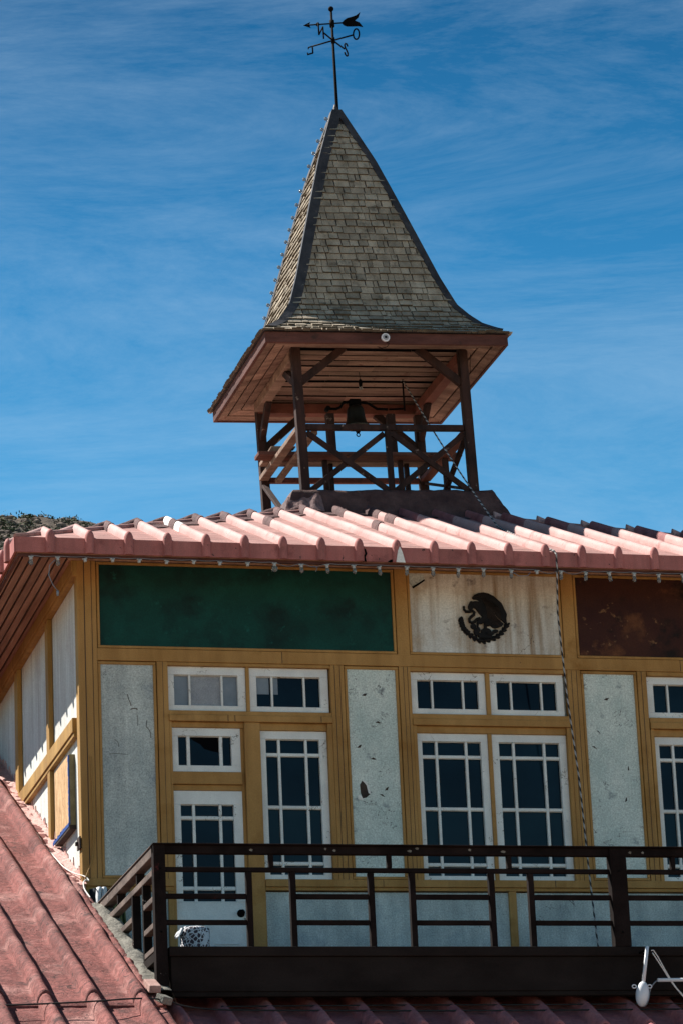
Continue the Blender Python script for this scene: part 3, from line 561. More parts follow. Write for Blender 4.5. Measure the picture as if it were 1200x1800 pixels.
# cheek walls beside the sunk balcony and broken mortar on the cut edge
m = MB(); 
for xa, xb in ((-0.085, -0.012), (9.012, 9.085)): m.hexa([(xa, -3.9, -1.2), (xb, -3.9, -1.2), (xb, 0.0, -1.2), (xa, 0, -1.2), (xa, -3.9, lroof(-3.9)-.02), (xb, -3.9, lroof(-3.9)-.02), (xb, 0, lroof(0)-.02), (xa, 0, lroof(0)-.02)])
m.build('cheek_wall', lowwall, house)
m = grid(lambda u, v: (-0.15+0.29*v+0.03*nz3(u*9, v*3, 6), -4.0+3.0*u, lroof(-4.0+3.0*u)+0.02+0.06*math.sin(math.pi*min(1, v*1.1))**.6*(0.7+0.7*abs(nz3(u*7, v*2, 2)))-0.10*max(0, v-.85)*6+0.012*nz3(u*50, v*7)), 150, 10)
m.build('mortar', mortar, house, fix=False)
m = grid(lambda u, v: (-0.19+0.10*v+.02*nz3(u*40, 5), -4.0+4.0*u, lroof(-4.0+4.0*u)+0.032+0.065*math.sin(math.pi*v*.8)*(0.7+0.6*nz3(u*20, 3))+0.012*nz3(u*90, v*7)), 150, 6)
m.build('mortar_paint', redroof, house, fix=False)

# --- upper hip roof
EA, EZ, RP = 0.775, 4.735, 0.405      # eave overhang, pan height at eave, pitch
US = 0.4135
def upper(d): return EZ+RP*(d+EA)     # d = distance in from the wall face
CX = 4.5
APD = 3.42                            # where the curb stands
def place(side, a, d, z):             # a along the eave from the left corner of that side, d inwards
    if side == 0: return (a, d, z)
    if side == 1: return (d, HW-a, z)      # west, reading from back to front
    if side == 2: return (HW-a, HW-d, z)
    return (HW-d, a, z)
roofm = MB(); ribm = MB(); fas = MB()
rr, rh = 0.051, 0.096
for side in range(4):
    # pan
    A0, A1 = -EA, HW+EA
    prof = [(t, max(0.0, math.sqrt(max(0, 1-t*t)))) for t in (-1, -.9, -.65, -.33, 0, .33, .65, .9, 1)]
    vs = []
    nd = 14
    for j in range(nd+1):
        d = -EA+(APD+EA)*j/nd
        for i in range(41):
            a = d+(HW-2*d)*i/40
            vs.append(place(side, a, d, upper(d)+0.006*nz3(a*3, d*4, side)))
    roofm.add(vs, [(j*41+i, j*41+i+1, (j+1)*41+i+1, (j+1)*41+i) for j in range(nd) for i in range(40)], 0, True)
    k = 0
    while True:
        a = -0.41+US*k; k += 1
        if a > HW+EA-.2: break
        aa = a if side in (0, 3) else a
        if side in (1, 2): aa = HW-a
        hipd = min(aa, HW-aa)                     # distance where the hip is met
        dend = min(hipd+0.0, APD)
        stops = [-EA-.012]
        patches = []
        if side in (0, 1) and not (side == 0 and a > 5.2):
            ln = random.uniform(.22, .5) if hipd < APD else random.uniform(.45, .95)
            if dend-ln > -0.3 and not (hipd < 0.3): patches.append((dend-ln, dend+.001, 1))
            if random.random() < .22 and dend > 1.6:
                q = random.uniform(.5, dend-1.0); patches.append((q, q+random.uniform(.25, .4), 1))
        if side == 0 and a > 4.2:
            ln = random.uniform(.7, 1.2); patches = [(dend-ln, dend+.001, 4)] if dend-ln > 0 else []  # maroon upper ends on the right-hand front ribs
        if side == 0 and abs(a-1.244) < .05: patches = [(0.35, .62, 2), (.62, .9, 1), (.9, 1.2, 2)]
        for p in patches: stops += [max(p[0], -EA), p[1]]
        n_ = 9
        stops += [-EA+(dend+EA)*i/n_ for i in range(n_+1)]
        stops = sorted(set(round(s_, 4) for s_ in stops if s_ <= dend+.002))
        def ringpts(d, grow=1.0):
            pts = []
            w = 0.004*nz3(a*2, d*2, side+3)
            for t, hh in prof:
                al = aa+t*rr*grow
                z = upper(d)+hh*rh*grow+w-0.004
                dd = d
                if hipd < APD and d > dend-.06:   # mitre at the hip
                    pass
                pts.append(place(side, al, dd, z))
            return pts
        def matof(d0, d1):
            for p in patches:
                if p[0] <= (d0+d1)/2 <= p[1]: return p[2]
            return 0
        i0 = 0
        while i0 < len(stops)-1:      # one smooth run per colour zone
            mi = matof(stops[i0], stops[i0+1]); i1 = i0+1
            while i1 < len(stops)-1 and matof(stops[i1], stops[i1+1]) == mi: i1 += 1
            gq = 1.10 if mi == 1 else (1.05 if mi == 2 else 1.0)
            rows_ = []
            for q_ in range(i0, i1+1):
                sub = [stops[q_]] if q_ == i1 or mi == 0 else [stops[q_]+(stops[q_+1]-stops[q_])*e/4 for e in range(4)]
                for d_ in sub: rows_.append(ringpts(d_, gq*(1+(0.10*nz3(a*5, d_*14, 3) if mi == 1 else 0))))
            N_ = len(prof); flat = [p for r_ in rows_ for p in r_]; M_ = len(rows_)
            ribm.add(flat, [(r_*N_+i, r_*N_+i+1, (r_+1)*N_+i+1, (r_+1)*N_+i) for r_ in range(M_-1) for i in range(N_-1)], mi, True)
            ribm.add(rows_[0], [tuple(reversed(range(N_)))], mi); ribm.add(rows_[-1], [tuple(range(N_))], mi)
            i0 = i1
        # rounded rib end turned down over the fascia
        vs = []; zb = EZ-0.168
        for zz, pull in ((EZ+rh*.0, 1), ):
            pass
        rows = [(0.0, 0.985), (0.35, 0.93), (0.7, .72), (0.92, .4)]
        ends = []
        vsA = []
        for z in (zb, EZ-0.02, EZ+.0):
            vsA.append([place(side, aa+t*rr, -EA-0.012-hh*0.052, z) for t, hh in prof])
        for e in (0.35, .65, .9):
            ang = e*math.pi/2
            vsA.append([place(side, aa+t*rr, -EA-0.012-hh*0.052*math.cos(ang), EZ+hh*rh*math.sin(ang)) for t, hh in prof])
        vsA.append([place(side, aa+t*rr, -EA-0.012, EZ-.004+hh*rh) for t, hh in prof])
        N_ = len(prof); flat = [p for r_ in vsA for p in r_]
        ribm.add(flat, [(r_*N_+i, r_*N_+i+1, (r_+1)*N_+i+1, (r_+1)*N_+i) for r_ in range(len(vsA)-1) for i in range(N_-1)], 3, True)
    # fascia and lip
    for a0, a1 in ((-EA-.001, HW+EA+.001),):
        p = [place(side, a0, -EA-.012, EZ-.160), place(side, a1, -EA-.012, EZ-.160), place(side, a1-.012, -EA+.012, EZ-.160), place(side, a0+.012, -EA+.012, EZ-.160),
             place(side, a0, -EA-.012, EZ+.004), place(side, a1, -EA-.012, EZ+.004), place(side, a1-.012, -EA+.012, EZ+.004), place(side, a0+.012, -EA+.012, EZ+.004)]
        fas.hexa(p)
# hip caps
for sx, sy in ((0, 0), (1, 0), (0, 1), (1, 1)):
    p0 = Vector((HW+EA if sx else -EA, HW+EA if sy else -EA, EZ+.01)); p1 = Vector((HW-APD if sx else APD, HW-APD if sy else APD, upper(APD)+.01))
    roofm.tube([p0.lerp(p1, i/6) for i in range(7)], 0.028, 8)
rf = roofm.build('roof', panm, house, fix=False)
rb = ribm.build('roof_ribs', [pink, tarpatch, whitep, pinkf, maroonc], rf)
fa = fas.build('fascia', pinkf, house)
# membrane strips along the front hips and at the foot of the curb
m = MB()
grid(lambda u, v: (lambda t, w: (t+w*.0, t-w, upper(t-w)+.012+.012*nz3(t*8, v*4)))(1.0+2.4*u, (.05+.30*v)*(1+.4*nz3(u*14, 3))), 90, 6, m)
grid(lambda u, v: (lambda a_, d_: (a_, d_, upper(d_)+.013+.012*nz3(a_*6, d_*6)))(3.2+2.35*u, APD-.02-(.34+.20*nz3(u*9, 2))*v), 120, 6, m)
m.build('hip_membrane', tarpatch, rf, fix=False)
# damaged spots on the front fascia: a crack and a torn rib end
m = MB(); m.slab([(2.93, 4.57), (2.975, 4.57), (2.965, 4.62), (2.985, 4.66), (2.97, 4.715), (2.955, 4.715), (2.96, 4.66), (2.94, 4.62)], (0, -EA-.012, 0), (1, 0, 0), (0, 0, 1), (0, -1, 0), .003)
m.slab([(3.20, 4.57), (3.27, 4.57), (3.275, 4.605), (3.235, 4.60)], (0, -EA-.012, 0), (1, 0, 0), (0, 0, 1), (0, -1, 0), .003); m.build('fascia_crack', void, house)
m = MB(); m.slab([(3.285, 4.56), (3.385, 4.555), (3.37, 4.62), (3.355, 4.68), (3.33, 4.735), (3.31, 4.69)], (0, -EA-.06, 0), (1, 0, 0), (0, 0, 1), (0, -1, 0), .012); m.build('torn_metal', whitep, house)
# soffit boards on the sloping underside
m = MB()
def soz(d): return 4.735+0.25*d*0.82
nb = 7
for side in range(4):
    for i in range(nb):
        d0 = -EA+.02+(EA-.02)*i/nb; d1 = -EA+.02+(EA-.02)*(i+1)/nb-0.028
        dz = random.uniform(-.008, .008)
        p = [place(side, d0, d0, soz(d0)+dz), place(side, HW-d0, d0, soz(d0)+dz), place(side, HW-d1, d1, soz(d1)+dz), place(side, d1, d1, soz(d1)+dz)]
        m.hexa(p+[(x, y, z+.02) for x, y, z in p])
m.build('soffit', soffitw, house)
m = MB()
for side in range(4):
    p = [place(side, -EA+.02, -EA+.02, soz(-EA)+.022), place(side, HW+EA-.02, -EA+.02, soz(-EA)+.022), place(side, HW, 0, soz(0)+.022), place(side, 0, 0, soz(0)+.022)]
    m.hexa(p+[(x, y, z+.01) for x, y, z in p])
m.build('soffit_backing', darkin, house)
m = MB()
for side in range(4):
    p = [place(side, -EA+.03, -EA+.03, soz(-EA)-.035), place(side, HW+EA-.03, -EA+.03, soz(-EA)-.035), place(side, HW+EA-.06, -EA+.06, soz(-EA)-.035), place(side, -EA+.06, -EA+.06, soz(-EA)-.035)]
    m.hexa(p+[(x, y, EZ-.02) for x, y, z in p])
m.build('eave_board', fasciaw, house)

# ------------------------------------------------------------------ bell tower (local frame, leaning a little to the left)
TILT = (0, R(-1.8), 0); TO = (4.5, 4.72, 6.75)
tower = thing('bell_tower', 'open timber belfry with steep grey shingled spire on the pink roof', 'bell tower', TO, local=True); tower.rotation_euler = TILT
def tb(mb, name, mt, bevel=0.006, parent=None, label=None):
    o = mb.build(name, mt, parent or tower, bevel)
    if label: o['label'] = label
    return o
# curb wrapped in tar membrane
def curb(u, v):
    # u around (4 sides), v from foot to top to inside
    s_ = u*4; k = int(s_) % 4; t = s_-int(s_)
    if v < .7: q = v/.7; half = 1.42-0.17*q; z = -0.42+0.43*q
    else: q = (v-.7)/.3; half = 1.25-0.30*q; z = 0.01+0.012*q
    c = [(-half, -half), (half, -half), (half, half), (-half, half)]; a, b = c[k], c[(k+1) % 4]
    x = a[0]+(b[0]-a[0])*t; y = a[1]+(b[1]-a[1])*t
    w = 0.016*nz3(x*2.5, y*2.5, z*3)+0.026*abs(nz3(x*6, y*6, z*2))*(1-.7*v)+0.008*nz3(x*18, y*18, z*12)
    return (x*(1+w*.5), y*(1+w*.5), z+w*.8*(1 if v > .1 else .2))
m = grid(curb, 176, 14)
for j in range(26):    # crumpled corner folds at the left front
    pass
tb(m, 'membrane_curb', tar, 0)
def fold(u, v):
    pl = .5+.5*math.sin(u*17+1.2*math.sin(v*4))
    x = -1.42+.50*u+.10*v*(1-u); y = -1.44+.19*v-.028*pl*(1-.6*v); z = -.32+.31*v-.06*(1-u)*v+.012*nz3(u*5, v*3, 8)
    return (x, y, z)
m = grid(fold, 70, 20); o = tb(m, 'folded_corner', foldm, 0); md = o.modifiers.new('thick', 'SOLIDIFY'); md.thickness = .008
# posts
for x, y in ((-1.045, -1.05), (1.07, -1.05), (-1.02, 1.05), (1.07, 1.05)):
    tb(MB().box(x-.056, x+.056, y-.056, y+.056, -0.35 if y > 0 else -0.02, 1.90), 'post', darkw, 0.01)
# head plates and ceiling
m = MB(); m.box(-1.06, 1.08, .97, 1.13, 1.735, 1.865); tb(m, 'head_plate', redw)
m = MB(); m.box(1.005, 1.135, -.99, .966, 1.74, 1.86); tb(m, 'head_plate', redw)
m = MB(); m.box(-1.11, -.98, -.99, .966, 1.74, 1.86); tb(m, 'head_plate', belfw)
m = MB(); m.box(-1.1, 1.13, -1.11, -.995, 1.905, 1.95); tb(m, 'head_plate', darkw)
m = MB(); y = -.99; k = 0
while y < .96:
    w = random.uniform(.150, .172); z = 1.885+random.uniform(-.012, .008)
    x = random.uniform(-.4, .5)
    w -= .012; m.box(-1.10, x, y, y+w, z, z+.03); m.mi[-4] = 1; m.box(x+.004, 1.12, y, y+w, z+.002, z+.032); m.mi[-4] = 1; y += w+random.uniform(.034, .05)  # near board edges black: the shadow between boards put into the colour
tb(m, 'ceiling', [belfw, void], 0)
m = MB(); m.box(-1.12, 1.14, -1.0, .97, 1.925, 1.94); tb(m, 'ceiling_backing', void, 0)  # black sheet put behind the gaps to keep them dark
# eave soffit ring of mitred boards
m = MB(); E0, E1 = 1.50, 1.065; nbd = 3
def tp(side, a, r_, z):
    return [(a, -r_, z), (r_, a, z), (-a, r_, z), (-r_, -a, z)][side]
for side in range(4):
    for i in range(nbd):
        r0 = E0-(E0-E1)*i/nbd; r1 = E0-(E0-E1)*(i+1)/nbd+.020
        z0 = 1.795+0.030*i+random.uniform(-.004, .004)
        for seg in ((0, .5), (.503, 1)):
            p = [tp(side, -r0+2*r0*seg[0], r0, z0), tp(side, -r0+2*r0*seg[1], r0, z0), tp(side, -r1+2*r1*seg[1], r1, z0+.026), tp(side, -r1+2*r1*seg[0], r1, z0+.026)]
            m.hexa(p+[(x, y, z+.018) for x, y, z in p])
tb(m, 'eave_soffit', belfw, .003)
for side in range(4):
    m = MB(); p = [tp(side, -1.525, 1.525, 1.785), tp(side, 1.525, 1.525, 1.785), tp(side, 1.485, 1.485, 1.785), tp(side, -1.485, 1.485, 1.785)]
    m.hexa(p+[(x, y, 1.925) for x, y, z in p]); tb(m, 'eave_fascia', fasciaw, .006)
# knee braces
for (p, q) in (((-1.0, -1.05, 1.45), (-.43, -1.05, 1.90)), ((1.03, -1.05, 1.45), (.50, -1.05, 1.90)), ((-.98, 1.05, 1.28), (-.45, 1.05, 1.75)), ((1.03, 1.05, 1.28), (.50, 1.05, 1.75)),
               ((-1.045, -1.0, 1.45), (-1.045, -.5, 1.76)), ((1.07, -1.0, 1.45), (1.07, -.5, 1.76)), ((-1.02, 1.0, 1.40), (-1.02, .55, 1.76)), ((1.07, 1.0, 1.40), (1.07, .55, 1.76))):
    tb(MB().beam(p, q, .075, .095), 'knee_brace', darkw, .008)
# railings: front with two crossed bays, sides and back
tb(MB().box(-.985, 1.01, -1.085, -1.015, .830, .905), 'rail', darkw, .008)
tb(MB().box(.005, .075, -1.08, -1.02, .03, .829), 'rail_post', darkw, .006)
for p, q, dy in (((-.98, .80), (.0, .06), -.012), ((-.98, .06), (.0, .80), .022), ((.08, .80), (1.01, .06), -.012), ((.08, .06), (1.01, .80), .022)):
    tb(MB().beam((p[0], -1.05+dy, p[1]), (q[0], -1.05+dy, q[1]), .032, .07), 'cross_brace', darkw, .005)
tb(MB().box(-1.10, -.985, -.99, .99, .83, .89), 'rail', belfw, .006); tb(MB().box(-.90, -.82, -.99, .99, .80, .85), 'rail', belfw, .006)
tb(MB().box(1.02, 1.14, -.99, .99, .83, .89), 'rail', redw, .006)
tb(MB().box(-.96, 1.01, 1.02, 1.09, .82, .89), 'rail', redw, .006)
for p, q, dx in (((-.98, .80), (.98, .10), -.012), ((-.98, .10), (.98, .80), .022)):
    tb(MB().beam((1.07+dx, p[0], p[1]), (1.07+dx, q[0], q[1]), .032, .07, (1, 0, 0)), 'cross_brace', darkw, .005)
tb(MB().beam((-1.05, .95, .75), (-1.05, .1, .15), .04, .07, (1, 0, 0)), 'cross_brace', darkw, .005)
tb(MB().box(1.035, 1.105, .0, .07, .0, .829), 'rail_post', darkw, .006)
# bell platform: planks across the side rails with trestle legs
tb(MB().box(-1.30, 1.33, .12, .36, .895, .945), 'plank', plankw, .006); tb(MB().box(-1.18, 1.05, .42, .62, .90, .95), 'plank', belfw, .006)
m = MB(); 
for i in range(5): m.box(-1.16+.012*i, -.92+.03*i, .16+.01*i, .34, .947+.019*i, .963+.019*i)
tb(m, 'loose_boards', belfw, .003)
for x in (-.44, -.33, .54, .66): tb(MB().box(x, x+.06, .30 if x in (-.44, .54) else .45, (.30 if x in (-.44, .54) else .45)+.06, .0, .894), 'platform_leg', darkw, .005)
for x in (-.39, .40): tb(MB().box(x, x+.10, .14, .24, .946, 1.46), 'bell_post', darkw, .006)
m = MB(); m.box(-.92, .95, .30, .36, .18, .26); tb(m, 'platform_brace', darkw, .005)
tb(MB().box(-.75, .75, 1.12, 1.20, -.1, .22), 'back_kerb', darkin, .01)
# spire
PROF = [(1.555, 1.935), (1.41, 2.025), (1.27, 2.135), (1.15, 2.285), (1.03, 2.47), (0.885, 2.88), (0.675, 3.58), (0.468, 4.26), (0.34, 4.67), (0.03, 5.50)]
SL = [0.0]
for a, b in zip(PROF[:-1], PROF[1:]): SL.append(SL[-1]+math.hypot(b[0]-a[0], b[1]-a[1]))
def prof_at(s_):
    s_ = max(0, min(SL[-1], s_))
    for i in range(len(SL)-1):
        if s_ <= SL[i+1]+1e-9:
            t = (s_-SL[i])/(SL[i+1]-SL[i]); a, b = PROF[i], PROF[i+1]
            n_ = Vector((b[1]-a[1], -(b[0]-a[0]))).normalized()
            return a[0]+(b[0]-a[0])*t, a[1]+(b[1]-a[1])*t, n_
def fp(side, u, r_, z): return [(u, -r_, z), (r_, u, z), (-u, r_, z), (-r_, -u, z)][side]
core = MB()
for side in range(4):
    vs = []
    for r_, z in PROF: vs += [fp(side, -r_, r_, z), fp(side, r_, r_, z)]
    core.add(vs, [(2*i, 2*i+1, 2*i+3, 2*i+2) for i in range(len(PROF)-1)])
core.add([fp(s_, -1.555, 1.555, 1.935) for s_ in range(4)], [(0, 1, 2, 3)])
spire = tb(core, 'spire', flash, 0)
sh = MB(); EXP = 0.106
for side in range(4):
    s_ = -0.015; row = 0
    while s_ < SL[-1]-.35:
        lo = max(0, s_); hi = min(SL[-1]-.05, s_+EXP*1.25)
        r0, z0, n0 = prof_at(lo); r1, z1, n1 = prof_at(hi)
        if s_ < 0: r0 -= s_*.9; z0 += s_*.5
        x = -r0+random.uniform(-.15, 0)
        while x < r0:
            w = random.choice((.06, .08, .10, .12, .14, .16, .19)); g_ = random.choice((.007, .009, .011, .016))
            xa, xb = max(x, -r0), min(x+w-g_, r0)
            x += w
            if xb-xa < .02: continue
            jig = random.uniform(-.010, .004); off = random.uniform(.022, .038)
            dl = jig
            # bottom edge, pushed out along the profile normal
            b0 = (r0+n0[0]*off-dl*(r1-r0)/EXP*0, z0+n0[1]*off+dl)
            t0 = (r1+n1[0]*.006, z1+n1[1]*.006)
            bi = (r0+n0[0]*.001, z0+n0[1]*.001+dl); ti = (r1-n1[0]*.006, z1-n1[1]*.006)
            
            ta, tb_ = max(xa, -r1), min(xb, r1)
            if tb_-ta < .004: ta = tb_ = max(-r1, min(r1, (xa+xb)/2)); ta -= .002; tb_ += .002
            sh.hexa([fp(side, xa, *bi), fp(side, xb, *bi), fp(side, xb, *b0), fp(side, xa, *b0), fp(side, ta, *ti), fp(side, tb_, *ti), fp(side, tb_, *t0), fp(side, ta, *t0)])
            sh.mi[-6] = 1  # butt face takes the dark shadow-line colour
        s_ += EXP*random.uniform(.97, 1.03); row += 1
sh.build('shingles', [shing, butt], spire)
# hip flashing: a bent strip on each hip
for c in range(4):
    m = MB(); o1, o2, wd = .036, .030, (.055, .08, .08, .10)[c]
    vs = []
    for i in range(60):
        s_ = SL[1]*.55+(SL[-1]-SL[1]*.55)*i/59; r_, z, n_ = prof_at(s_)
        w = min(wd, r_+.02); e = r_+n_[0]*o1; ze = z+n_[1]*o1; e2 = r_+n_[0]*o2; z2 = z+n_[1]*o2; e3 = r_
        w2 = w+.006*nz3(s_*9, c)
        a = [fp(c, r_-w2, e3, z), fp(c, r_-w2, e2, z2), fp(c, e, e, ze), fp((c+1) % 4, -(r_-w2), e2, z2), fp((c+1) % 4, -(r_-w2), e3, z)]
        vs += a
    m.add(vs, [(5*i+j, 5*i+j+1, 5*i+j+6, 5*i+j+5) for i in range(59) for j in range(4)])
    tb(m, 'hip_flashing', flash, 0, spire)
m = MB(); m.lathe([(.16, 5.17), (.10, 5.34), (.05, 5.48), (.03, 5.56), (.018, 5.60)], (0, 0, 0), 12); tb(m, 'spire_cap', flash, 0, spire)
# loose debris on the front eave and a round white lamp base on the fascia
m = MB()
for i in range(7): m.beam((.15+.02*i, -1.50+.01*i, 1.965+.008*(i % 3)), (.23+.012*i, -1.44, 1.99+.014*(i % 2)), .03, .012)
tb(m, 'debris', darkin, 0)
m = MB(); m.tube([(-.03, -1.526, 1.862), (-.03, -1.55, 1.862)], [.055, .052], 24); m.tube([(-.03, -1.55, 1.862), (-.03, -1.556, 1.862)], [.036, .034], 20, 1)
m.tube([(-.03, -1.556, 1.862), (-.03, -1.558, 1.862)], [.016, .016], 12, 2)
m.tube([(-.02, -1.535, 1.81), (.01, -1.54, 1.78), (-.02, -1.53, 1.745), (-.08, -1.50, 1.735), (-.13, -1.49, 1.76)], .004, 6, 2)
tb(m, 'lamp_base', [plast, curtainl, iron], 0, label='round white lamp base with a dangling wire')
m = MB(); m.tube([(-.02, -.2, 1.885), (-.015, -.2, 1.79)], .004, 6, 1); m.lathe([(.02, 0), (.022, .03), (.028, .07), (.012, .10)], (-.015, -.2, 1.69), 10, 1); m.sphere((-.015, -.2, 1.675), .026, 8, 0)
tb(m, 'hanging_bulb', [bulbg, iron], 0)
MB().beam((1.13, -1.2, 1.79), (1.17, -1.0, 1.60), .006, .006).build('loose_wire', iron, tower)

# ------------------------------------------------------------------ bell
bell = thing('bell', 'dark bronze bell with iron crank hanging in the open belfry', 'bell', (TO[0], TO[1], TO[2]+.055), local=True); bell.rotation_euler = TILT
BY = .19
m = MB(); m.lathe([(.172, 1.235), (.165, 1.25), (.135, 1.29), (.118, 1.35), (.112, 1.42), (.108, 1.47), (.085, 1.51), (.04, 1.525), (.001, 1.527)], (.0, BY, 0), 28)
m.lathe([(.150, 1.236), (.11, 1.30), (.09, 1.42), (.02, 1.47)], (.0, BY, 0), 20)
m.build('bell_body', bronze, bell)
m = MB(); m.tube([(0, BY, 1.45), (0.01, BY, 1.20)], [.010, .016], 8); m.sphere((.012, BY, 1.185), .032, 8)
m.tube([(.012+.022*math.cos(a), BY, 1.135+.022*math.sin(a)) for a in [i*math.pi/6 for i in range(12)]], .007, 6, closed=True); m.build('clapper', iron, bell)
m = MB(); m.box(-.07, .07, BY-.04, BY+.04, 1.525, 1.60); m.tube([(-.34, BY, 1.475), (-.25, BY, 1.475), (-.19, BY, 1.50), (-.15, BY, 1.56), (-.06, BY, 1.575)], .018, 8); m.tube([(.06, BY, 1.575), (.18, BY, 1.55), (.28, BY, 1.48), (.42, BY, 1.475)], .018, 8)
m.tube([(-.36, BY-.05, 1.475), (-.36, BY+.05, 1.475)], .03, 10); m.build('yoke', iron, bell)
m = MB(); m.tube([(.44, BY, 1.475), (.62, BY-.08, 1.46)], .014, 8); m.tube([(.615, BY-.09, 1.43), (.625, BY-.09, 1.985)], .012, 8); m.build('crank', iron, bell)

# ------------------------------------------------------------------ weather vane
vane = thing('weather_vane', 'black iron weather vane with compass letters and arrow atop the spire', 'weather vane', TO, local=True); vane.rotation_euler = TILT
m = MB(); m.tube([(.012, 0, 5.50), (.022, 0, 5.62), (.046, 0, 6.95)], [.03, .022, .016], 10); m.build('pole', iron, vane)
MB().sphere((.046, 0, 6.955), .036, 10).build('ball', iron, vane)
m = MB(); m.tube([(.044, 0, 6.70), (.044, 0, 6.79)], .033, 10); m.tube([(.04, 0, 6.47), (.04, 0, 6.545)], .026, 10); m.build('collar', iron, vane)
hub = Vector((.04, 0, 6.508)); ends = {'N': Vector((-.145, -.23, 6.508)), 'O': Vector((.262, -.19, 6.508)), 'S': Vector((.248, .24, 6.508)), 'E': Vector((-.185, .20, 6.508))}
def letter(ch, e):
    d = (e-hub); d.z = 0; d.normalize(); U = Vector((0, 0, 1)); P2 = lambda a, b: e+d*a+U*b
    m = MB(); m.tube([hub, e], .0105, 8); r_ = .0105
    if ch == 'O': m.tube([P2(.042+.042*math.cos(t), .073*math.sin(t)) for t in [i*math.pi/12 for i in range(24)]], r_, 8, closed=True)
    if ch == 'N':
        m.tube([P2(.0, -.088), P2(.0, .082)], r_, 8); m.tube([P2(.0, .077), P2(.14, -.083)], r_, 8); m.tube([P2(.14, -.088), P2(.14, .085)], r_, 8)
    if ch == 'E':
        m.tube([P2(.0, -.0), P2(.0, -.095)], r_, 8)
        m.tube([P2(-.01, 0.0), P2(.06, .0), P2(.06, -.022)], r_*.9, 8); m.tube([P2(.0, -.095), P2(.078, -.095), P2(.078, -.07)], r_, 8)
    if ch == 'S':
        q = [(.10, .085), (.07, .115), (.02, .105), (-.01, .065), (.01, .02), (.05, -.01), (.085, -.05), (.08, -.10), (.04, -.125), (-.005, -.115), (-.03, -.08)]
        m.tube([P2(a*.85+.024, b*.75+.012) for a, b in q], r_, 8)
    return m
for ch in 'NOSE':
    o = letter(ch, ends[ch]).build('compass_letter', iron, vane)
ad = Vector((.42, -.06, 0.020)).normalized(); ac = Vector((.044, 0, 6.748)); au = Vector((0, 0, 1)); an = ad.cross(au)
m = MB(); m.tube([ac-ad*.33, ac+ad*.15], .010, 8); m.sphere(tuple(ac-ad*.185+Vector((0, 0, .0))), .026, 8)
m.slab([(-.372, 0), (-.28, .040), (-.295, 0), (-.28, -.040)], ac-an*.006, ad, au, an, .012)
m.slab([(.125, .0), (.16, .036), (.20, .062), (.26, .074), (.32, .092), (.378, .135), (.350, .062), (.298, .018), (.355, -.010), (.398, -.078), (.34, -.062), (.27, -.060), (.19, -.055), (.15, -.035)], ac-an*.006, ad, au, an, .012)
m.build('arrow', iron, vane)

# ------------------------------------------------------------------ coat of arms on the stained panel
BODY = [(-0.118, 0.23), (-0.094, 0.257), (-0.048, 0.276), (0.01, 0.285), (0.069, 0.274), (0.125, 0.246), (0.171, 0.204), (0.211, 0.167), (0.231, 0.119), (0.251, 0.074), (0.263, 0.04), (0.254, -0.001), (0.255, -0.043), (0.233, -0.054), (0.203, -0.025), (0.171, 0.0), (0.143, 0.034), (0.122, 0.072), (0.112, 0.067), (0.131, 0.022), (0.159, -0.015), (0.195, -0.044), (0.22, -0.066), (0.199, -0.093), (0.161, -0.109), (0.122, -0.119), (0.093, -0.11), (0.071, -0.088), (0.044, -0.096), (0.015, -0.082), (-0.003, -0.06), (-0.034, -0.076), (-0.056, -0.069), (-0.069, -0.099), (-0.055, -0.121), (-0.045, -0.151), (-0.061, -0.159), (-0.071, -0.137), (-0.084, -0.107), (-0.086, -0.062), (-0.069, -0.032), (-0.041, -0.012), (-0.017, 0.011), (-0.049, 0.044), (-0.07, 0.073), (-0.084, 0.096), (-0.106, 0.114), (-0.122, 0.095), (-0.146, 0.079), (-0.167, 0.094), (-0.173, 0.124), (-0.16, 0.154), (-0.143, 0.184), (-0.117, 0.179), (-0.079, 0.185), (-0.049, 0.181), (-0.038, 0.187), (-0.063, 0.202), (-0.101, 0.204), (-0.119, 0.215)]
SNAKE = [(-0.219, 0.111), (-0.217, 0.085), (-0.199, 0.063), (-0.161, 0.064), (-0.123, 0.076), (-0.105, 0.058), (-0.111, 0.031), (-0.142, 0.008), (-0.166, -0.019), (-0.164, -0.049), (-0.138, -0.063), (-0.103, -0.044), (-0.076, -0.017), (-0.045, -0.009)]
WL = [(-0.26, -0.021), (-0.257, -0.051), (-0.251, -0.081), (-0.239, -0.118), (-0.218, -0.144), (-0.197, -0.166), (-0.161, -0.199), (-0.118, -0.231), (-0.066, -0.256), (-0.014, -0.264)]
WRT = [(-0.021, -0.259), (0.032, -0.25), (0.093, -0.234), (0.14, -0.21), (0.187, -0.172), (0.22, -0.134), (0.249, -0.092), (0.26, -0.065)]
PADS = [(0.018, -0.153, 0.059, 0.037), (0.016, -0.202, 0.071, 0.031), (-0.125, -0.1, 0.03, 0.032), (-0.091, -0.16, 0.033, 0.046), (0.12, -0.151, 0.033, 0.02), (0.066, -0.178, 0.045, 0.019), (-0.033, -0.203, 0.045, 0.031)]
arms = thing('coat_of_arms', 'round black relief of an eagle and snake on the stained white panel', 'emblem', (4.48, 0.028, 4.21), local=True)
EU = ((0, 0, 0), (1, 0, 0), (0, 0, 1), (0, -1, 0))
m = MB(); m.slab(BODY, *EU, .030); m.build('eagle', embl, arms, .004)
m = MB(); m.tube([(x, -.016, z) for x, z in SNAKE], [.010, .014]+[.0165]*11+[.018], 8); m.sphere((-.219, -.016, .115), .015, 6); m.build('snake', embl, arms)
def ell(cx, cz, a, b, n=18, rot=0): return [(cx+a*math.cos(t)*math.cos(rot)-b*math.sin(t)*math.sin(rot), cz+a*math.cos(t)*math.sin(rot)+b*math.sin(t)*math.cos(rot)) for t in [2*math.pi*i/n for i in range(n)]]
m = MB()
